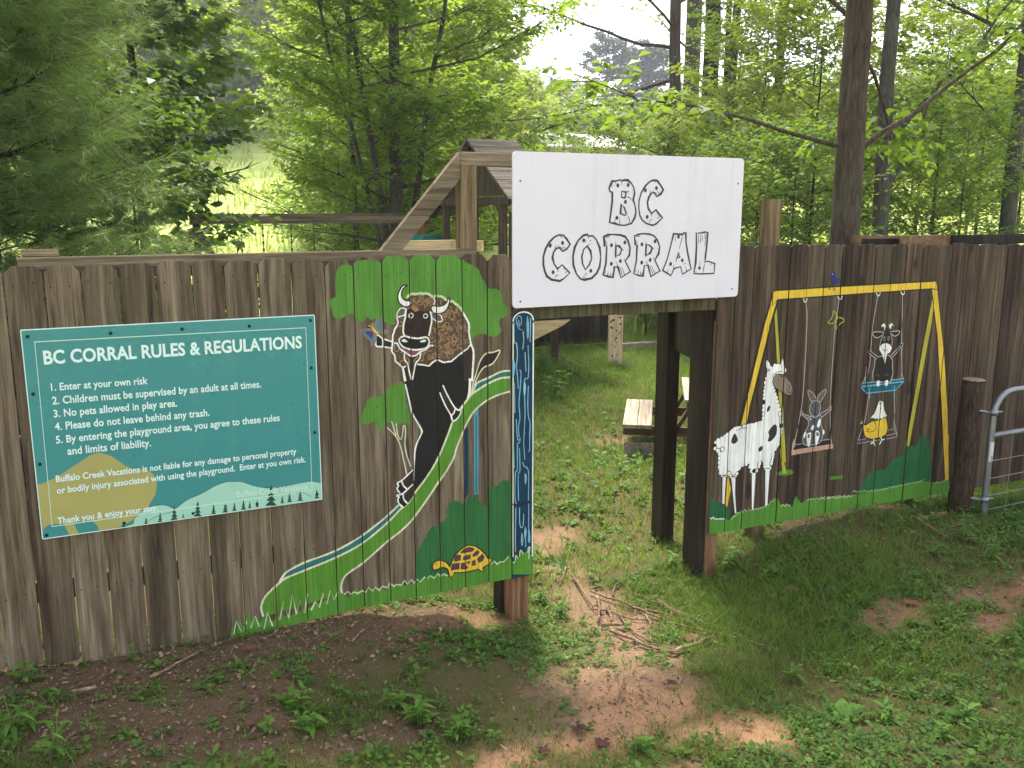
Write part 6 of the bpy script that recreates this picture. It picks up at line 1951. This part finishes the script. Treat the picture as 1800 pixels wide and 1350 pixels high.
# ---- white pines, far left
def pine(seed, H, r0, spread, cs, nwhorl, loc, label, nn=36):
    t = Tree(seed); r = t.r
    pts = [Vector((r.gauss(0, .03), r.gauss(0, .03), -.3 + (H + .3) * i / 9)) for i in range(10)]
    t.trunk(pts, r0, r0 * .2)
    for w in range(nwhorl):
        f = cs + (1 - cs) * w / nwhorl
        for b in range(6):
            a = b * 1.047 + w * .7 + r.uniform(-.2, .2)
            L = spread * (1.08 - .8 * f) * r.uniform(.8, 1.15)
            t.limb((0, 0, f * H + r.uniform(-.12, .12)), (math.cos(a), math.sin(a), .05 + .25 * f), L, .013, .3, .11, 13, .32, True, .42, .3, start=.12, twd=.11)
    root = empty('pine_tree', loc); tag(root, label, 'tree', 'white pines at the left')
    t.wood.build('trunk', M['bark_dark'], root, True)
    n = len(t.tw)
    p = np.array([x[0][:] for x in t.tw]); d = np.array([x[1][:] for x in t.tw]); l = np.array([x[2] for x in t.tw])
    p = np.repeat(p, nn, 0); d = np.repeat(d, nn, 0); l = np.repeat(l, nn)
    tt = t.n.uniform(.05, 1, len(p))
    rd = t.n.normal(0, 1, p.shape); rd -= d * np.sum(rd * d, 1, keepdims=True); rd /= np.linalg.norm(rd, axis=1, keepdims=True)
    nd = d * t.n.uniform(.5, 1.1, (len(p), 1)) + rd * .62; nd[:, 2] -= .22; nd /= np.linalg.norm(nd, axis=1, keepdims=True)
    b0 = p + d * (l * tt)[:, None]
    L = t.n.uniform(.08, .15, len(p))
    w = np.cross(nd, t.n.normal(0, 1, p.shape)); w /= np.linalg.norm(w, axis=1, keepdims=True); w *= .0027
    tip = b0 + nd * L[:, None]; tip[:, 2] -= L * .12
    V = np.stack([b0 - w, b0 + w, tip], 1).reshape(-1, 3)
    tint = np.clip(np.repeat(t.n.normal(.5, .2, n), nn) + t.n.normal(0, .08, len(p)), 0, 1)
    np_mesh('crown', V, np.arange(len(V)).reshape(-1, 3), M['needle'], root, tint)
    return root


pine(51, 8.5, .13, 2.15, .04, 13, base(-150, 4.6), 'white pine with soft drooping needles at the far left edge')
pine(52, 6.5, .09, 1.2, .05, 12, base(70, 6.0), 'smaller white pine right of the far-left pine')
pine(53, 5.5, .07, 1.15, .04, 11, base(-20, 3.4), 'low young white pine close behind the left end of the fence')

# ---- big trunks on the right
def tall(seed, px_, Y, H, r0, lean, cs, spread, n1, label, bark='bark', leafm='leaf_mid', leaf=.16, per=7, low=(), r1=.35, crown_up=.5):
    t = Tree(seed); r = t.r
    N = 12
    pts = [Vector((lean[0] * H * (i / N) + r.gauss(0, .02) * (i > 0), lean[1] * H * (i / N), -.3 + (H + .3) * i / N)) for i in range(N + 1)]
    t.trunk(pts, r0, r0 * r1, 16, 1.2)
    for j in range(n1):
        f = cs + (1 - cs) * (j + .4) / n1; i = min(N - 1, int(f * N)); q = pts[i].lerp(pts[i + 1], f * N - i)
        a = j * 2.4 + r.uniform(-.4, .4); g = (f - cs) / (1 - cs)
        t.limb(q, (math.cos(a), math.sin(a), crown_up), spread * (1.0 - .4 * g) * r.uniform(.7, 1.15), r0 * .3, .2, .12, 7, .6, True, .45, .4, twd=.4)
    for (z, ax, ay, up, L, rr0, sub) in low:
        i = 0
        f = (z + .3) / (H + .3); i = min(N - 1, int(f * N)); q = pts[i].lerp(pts[i + 1], f * N - i)
        t.limb(q, (ax, ay, up), L, rr0, .12, .17, sub + 2, .35, True, .35, .3, 6, .35)
    return t.build('tall_tree', base(px_, Y), label, TG_, bark, leafm, per, leaf, .6, .5, .2)


tall(61, 1487, 4.3, 15, .185, (.022, .02), .40, 5.0, 22, 'big dark trunk with furrowed bark right behind the right fence', 'bark', 'leaf_mid', .17, 7,
     ((2.95, -.66, .25, .03, 3.6, .03, 2), (2.85, .8, .3, .55, 4.0, .04, 4), (4.4, -.5, .6, .55, 2.6, .03, 4), (4.2, .6, .4, -.2, 2.2, .03, 4)), .55)
tall(62, 1552, 7.2, 14, .15, (.012, .03), .42, 4.2, 16, 'grey trunk leaning slightly, right of the big dark trunk', 'bark_grey', 'leaf_mid', .15, 7, ((3.2, .7, .2, .9, 5.0, .05, 6), (2.6, .5, -.2, 1.2, 2.2, .04, 4)), .4)
tall(63, 1772, 7.0, 13, .16, (.02, .01), .35, 3.8, 16, 'grey trunk at the right edge of the picture', 'bark_grey', 'leaf_mid', .15, 7, ((3.4, -.8, .1, .5, 2.4, .03, 6),), .4)
tall(64, 1178, 14, 15, .16, (-.005, .0), .45, 3.5, 12, 'slim dark trunk, leftmost of the trunk cluster above the white board', 'bark', 'leaf_mid', .14, 7,
     ((5.2, -.9, .2, -.16, 4.2, .05, 1), (5.9, -.9, .1, .1, 5.0, .045, 1), (6.3, -.7, -.3, .7, 3.2, .04, 1), (3.4, -.8, .3, .1, 1.6, .03, 4)), .6)
tall(65, 1208, 19, 18, .27, (.0, .0), .55, 4, 12, 'thick pale grey trunk in the cluster above the white board', 'bark_grey', 'leaf_mid', .15, 6, ((6.5, -.6, -.3, .1, 2.4, .04, 1),), .7)
tall(66, 1240, 17, 17, .26, (-.004, .0), .5, 4, 12, 'thick dark trunk in the middle of the trunk cluster', 'bark_dark', 'leaf_mid', .15, 6, (), .6)
tall(67, 1258, 15, 15, .13, (.06, .0), .5, 3.5, 12, 'leaning trunk at the right of the trunk cluster', 'bark', 'leaf_mid', .14, 6, ((4.0, .8, .2, -.35, 3.0, .035, 1), (3.4, .8, -.2, .4, 2.6, .03, 1), (5.0, .7, .2, -.2, 2.8, .03, 1)), .6)
tall(68, 1262, 15.5, 15, .09, (.012, .0), .5, 2.5, 9, 'thin straight stem beside the leaning trunk', 'bark_dark', 'leaf_mid', .14, 6, (), .6)
# ivy trunk
t = Tree(69)
N = 10
pts = [Vector((.02 * i, 0, -.3 + 13.3 * i / N)) for i in range(N + 1)]
t.trunk(pts, .14, .07, 10)
for j in range(240):
    z = t.r.uniform(.8, 12.5); a = t.r.uniform(0, 6.28)
    t.tw.append((Vector((.015 * z + math.cos(a) * .13, math.sin(a) * .13, z)), Vector((math.cos(a), math.sin(a), t.r.uniform(-.5, .3))).normalized(), t.r.uniform(.15, .5)))
for j in range(14):
    z = 5 + j * .55; a = j * 2.4
    t.limb((.015 * z, 0, z), (math.cos(a), math.sin(a), .4), 2.4, .03, .2, .12, 6, .45, True)
t.build('ivy_clad_tree', base(1352, 14.5), 'dark trunk wrapped in ivy left of the big dark trunk', TG_, 'bark_dark', 'leaf_mid', 9, .12, .8, .3, .25)

# ---- unseen oak added to shade the fence and foreground, trunk left of view
t = Tree(70)
pts = [Vector((.12 * i, .02 * i, -.3 + 1.0 * i)) for i in range(10)]
t.trunk(pts, .26, .09, 12)
for j in range(13):
    q = pts[5 + j % 5]; L = 3.5 + 5.0 * ((j * 7) % 5) / 4
    a = -.45 + .95 * j / 12
    t.limb(q, (math.cos(a), math.sin(a) * .8, .10 + .12 * (j % 3)), L, .07, .1, .07, 15, .6, True, .34, .4, twd=.34)
t.build('added_shade_oak', (-3.9, 1.5, gz(-3.9, 1.5)), 'unseen oak added at the left to shade the gateway', TG_, 'bark_grey', 'leaf_mid', 7, .17, .6, .5, .2, keep=lambda q: q.z > 4.2)
t = Tree(75)  # second unseen oak, added to shade the right of the lawn
pts = [Vector((-.10 * i, .02 * i, -.3 + 1.05 * i)) for i in range(10)]
t.trunk(pts, .24, .09, 12)
for j in range(12):
    q = pts[5 + j % 5]; L = 3.0 + 4.5 * ((j * 7) % 5) / 4
    a = math.pi - .6 + 1.1 * j / 11
    t.limb(q, (math.cos(a), math.sin(a) * .8, .10 + .12 * (j % 3)), L, .07, .1, .07, 15, .6, True, .34, .4, twd=.34)
t.build('added_shade_oak', (10.2, 1.6, gz(10.2, 1.6)), 'unseen oak added at the right to shade the lawn', TG_, 'bark_grey', 'leaf_mid', 7, .17, .6, .5, .2, keep=lambda q: q.z > 4.2)

# ---- understory saplings and shrubs: a few prototypes, then individual copies
protos = {}
t, _ = deciduous(71, 6.0, .05, .10, 2.0, 26, (.01, 0), .4, 7, .42, .65, .12, shape='round'); protos['sapling'] = (t, 'bark_dark', 'leaf_bright', 9, .12)
t, _ = deciduous(72, 4.4, .04, .08, 1.9, 24, (0, 0), .55, 7, .42, .5, .14, shape='round'); protos['bushy'] = (t, 'bark_dark', 'leaf_mid', 8, .11)
t, _ = deciduous(73, 7.5, .06, .22, 1.7, 24, (-.01, 0), .5, 6, .42, .6, .12, shape='round'); protos['slender'] = (t, 'bark_grey', 'leaf_mid', 9, .125)
t, _ = deciduous(74, 9.5, .11, .12, 3.0, 34, (0, 0), .5, 7, .6, .45, .12, shape='round', twd=.36); protos['full'] = (t, 'bark_grey', 'leaf_far', 10, .22)
SPOTS = [
    ('sapling', 1120, 12.5, .6, 'bright sapling filling the gap left of the trunk cluster'), ('sapling', 1330, 10.5, .92, 'bright sapling behind the tall square post'),
    ('sapling', 1425, 9.0, .92, 'sapling just left of the big dark trunk'), ('sapling', 1640, 9.0, .98, 'sapling right of the grey leaning trunk'),
    ('sapling', 1720, 11.0, 1.05, 'sapling left of the right-edge trunk'), ('sapling', 1260, 11.5, .8, 'low sapling in front of the trunk cluster'),
    ('bushy', 1085, 14.5, .9, 'low bush above the left half of the white board'), ('bushy', 1200, 12.0, .75, 'low bush above the right half of the white board'),
    ('bushy', 1300, 8.0, .8, 'green bush showing through the gateway and above the board corner'), ('bushy', 1395, 7.0, .8, 'bush right of the tall square post'),
    ('bushy', 1560, 9.5, .95, 'bush between the big dark trunk and the grey trunk'), ('bushy', 1690, 7.2, .8, 'bush just above the shelter beam'),
    ('bushy', 1790, 9.5, 1.0, 'bush below the right-edge trunk'), ('bushy', 1140, 9.8, .55, 'dark bush at the back of the yard'), ('bushy', 1185, 10.4, .6, 'second dark bush at the back of the yard'),
    ('slender', 1290, 14.0, .9, 'slender tree right of the trunk cluster'), ('slender', 1420, 13.0, .95, 'slender tree behind the big dark trunk'), ('slender', 1610, 12.5, .95, 'slender tree in the right background'),
    ('slender', 1700, 14.5, 1.0, 'slender tree further back at the right'), ('slender', 600, 17, .8, 'slender tree beside the meadow'), ('slender', 810, 16, .8, 'slender tree behind the brace and roof'),
    ('full', 590, 26, .8, 'sunlit rounded tree between the meadow and the slim young tree'), ('full', 800, 20, .95, 'bright leafy tree behind the brace'), ('full', 720, 18.5, .95, 'leafy tree directly behind the multi-stemmed tree'), ('sapling', 735, 14, .8, 'bright sapling at the foot of the multi-stemmed tree'), ('bushy', 600, 15, .8, 'bush behind the swing beam'), ('bushy', 680, 12.5, .7, 'bush under the multi-stemmed tree'),
    ('sapling', 1500, 15, .8, 'sapling far behind the big dark trunk'), ('bushy', 1480, 11, .9, 'bush hidden behind the big dark trunk'), ('bushy', 1240, 16, 1.0, 'bush at the base of the trunk cluster'),
    ('full', 630, 30, .9, 'full rounded tree at the right edge of the meadow'), ('full', 455, 66, 1.15, 'full tree at the top of the meadow'), ('full', 670, 34, 1.1, 'sunlit tree behind the slim young tree'),
    ('full', 760, 30, 1.1, 'sunlit tree behind the multi-stemmed tree'), ('full', 850, 26, .6, 'hazy tree left of the far house'), ('full', 915, 30, .62, 'pale hazy tree above the left end of the white board'),
    ('full', 990, 40, .58, 'yellow sunlit tree beside the far house'), ('full', 1180, 34, .55, 'tree far behind the trunk cluster'), ('full', 1290, 30, .6, 'far tree behind the ivy trunk'),
    ('full', 1390, 36, .65, 'far tree between the ivy trunk and big trunk'), ('full', 1450, 26, .6, 'yellow tree left of the big trunk, far back'), ('full', 1600, 28, .6, 'far tree behind the grey leaning trunk'),
    ('full', 1690, 34, .6, 'far tree in the right background gap'), ('full', 1780, 28, .65, 'far tree at the right edge'), ('full', 372, 72, 1.3, 'large tree at the top left of the meadow'), ('full', 290, 46, 1.3, 'large tree behind the maple'),
]
first = {}
pr = random.Random(5)
for kd, px_, Y, sc, lab in SPOTS:
    b = base(px_, Y)
    nm = {'sapling': 'sapling', 'bushy': 'bush', 'slender': 'slender_tree', 'full': 'full_tree'}[kd]
    if kd not in first:
        t, bk, lm, per, sz = protos[kd]
        first[kd] = t.build(nm, b, lab, 'young growth behind the fence', bk, lm, per, sz, .58, .55, .2)
        o = first[kd]
    else:
        o = copy_tree(first[kd]); o.location = b
    o['label'] = lab; o['category'] = 'bush' if kd == 'bushy' else 'tree'
    o['group'] = {'sapling': 'bright saplings behind the fence', 'bushy': 'bushes behind the fence', 'slender': 'slender trees behind the fence', 'full': 'full trees in the distance'}[kd]
    o.rotation_euler = (0, 0, pr.uniform(0, 6.28)); s_ = sc * pr.uniform(.95, 1.05)
    o.scale = (s_, s_, s_ * pr.uniform(.95, 1.1))

# ---- far bluish trees beside the house
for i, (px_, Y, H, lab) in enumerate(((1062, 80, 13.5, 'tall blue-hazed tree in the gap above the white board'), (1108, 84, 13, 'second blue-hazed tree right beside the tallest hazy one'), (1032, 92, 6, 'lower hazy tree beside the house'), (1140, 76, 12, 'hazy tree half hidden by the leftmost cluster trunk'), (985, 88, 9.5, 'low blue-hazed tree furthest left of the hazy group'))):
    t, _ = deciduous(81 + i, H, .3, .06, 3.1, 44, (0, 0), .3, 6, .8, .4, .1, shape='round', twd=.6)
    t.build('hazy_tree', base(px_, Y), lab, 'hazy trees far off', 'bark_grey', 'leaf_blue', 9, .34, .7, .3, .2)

# ---- far woodland, one mass
prof_px = [(-300, -250), (700, -200), (830, -60), (880, 120), (960, 200), (1000, 232), (1030, 225), (1120, 190), (1200, 170), (1400, 150), (1800, 130), (2100, 120)]
P_, D_, N_, L_, T_ = [], [], [], [], []
wr = np.random.default_rng(90)
for i in range(360):
    px_ = wr.uniform(-250, 2050); Y_d = wr.uniform(60, 105)
    az = YAW + math.atan((px_ - 900) / 1599.0)
    x, y = math.sin(az) * Y_d, math.cos(az) * Y_d + CAM_Y
    ytop = np.interp(px_, [q[0] for q in prof_px], [q[1] for q in prof_px]) + wr.uniform(-10, 110)
    dep = Y_d * math.cos(az - YAW)
    g0 = gz(x, y)
    ztop = CAM_Z + (370 - ytop) / 1599 * dep
    hgt = ztop - g0
    if hgt < 2: continue
    n = int(300 + hgt * 25)
    u = wr.normal(0, 1, (n, 3)); u /= np.linalg.norm(u, axis=1, keepdims=True); rad = wr.uniform(.45, 1, n) ** .5
    lump = 1 + .25 * np.sin(u[:, 0] * 5 + i) * np.cos(u[:, 2] * 4 + i * 2)
    wv = max(2.2, hgt * .32)
    q = np.stack([x + u[:, 0] * rad * wv * lump, y + u[:, 1] * rad * wv * lump, g0 + hgt * .52 + u[:, 2] * rad * hgt * .5 * lump], 1)
    d = wr.normal(0, 1, (n, 3)); d[:, 2] = -abs(d[:, 2]) * .5; d /= np.linalg.norm(d, axis=1, keepdims=True)
    nr = np.array([0, 0, .8]) + wr.normal(0, .6, (n, 3)); nr -= d * np.sum(nr * d, 1, keepdims=True); nr /= np.linalg.norm(nr, axis=1, keepdims=True)
    P_.append(q); D_.append(d); N_.append(nr); L_.append(wr.uniform(.35, .8, n)); T_.append(np.clip(wr.normal(wr.uniform(.2, .8), .15, n), 0, 1))
L_ = np.concatenate(L_)
V, F = leaf_quads(np.concatenate(P_), np.concatenate(D_), np.concatenate(N_), L_, L_ * .75)
o = np_mesh('far_woodland', V, F, M['leaf_far'], None, np.concatenate(T_)); tag(o, 'distant sunlit woodland behind the meadow', 'woodland', kind='stuff')

# ================================================================== HAZE
HAZE = .0012
if HAZE > 0:
    mb = MB(); mb.box(-160, 220, -30, 190, -4, 34)
    k = NT('haze_air'); k.n.remove(k.b)
    pv = k.new('ShaderNodeVolumePrincipled'); pv.inputs['Color'].default_value = (.86, .92, 1.0, 1); pv.inputs['Density'].default_value = HAZE; pv.inputs['Anisotropy'].default_value = .3
    k.ln(pv.outputs[0], k.out.inputs['Volume'])
    o = mb.build('haze', k.m); tag(o, kind='stuff')
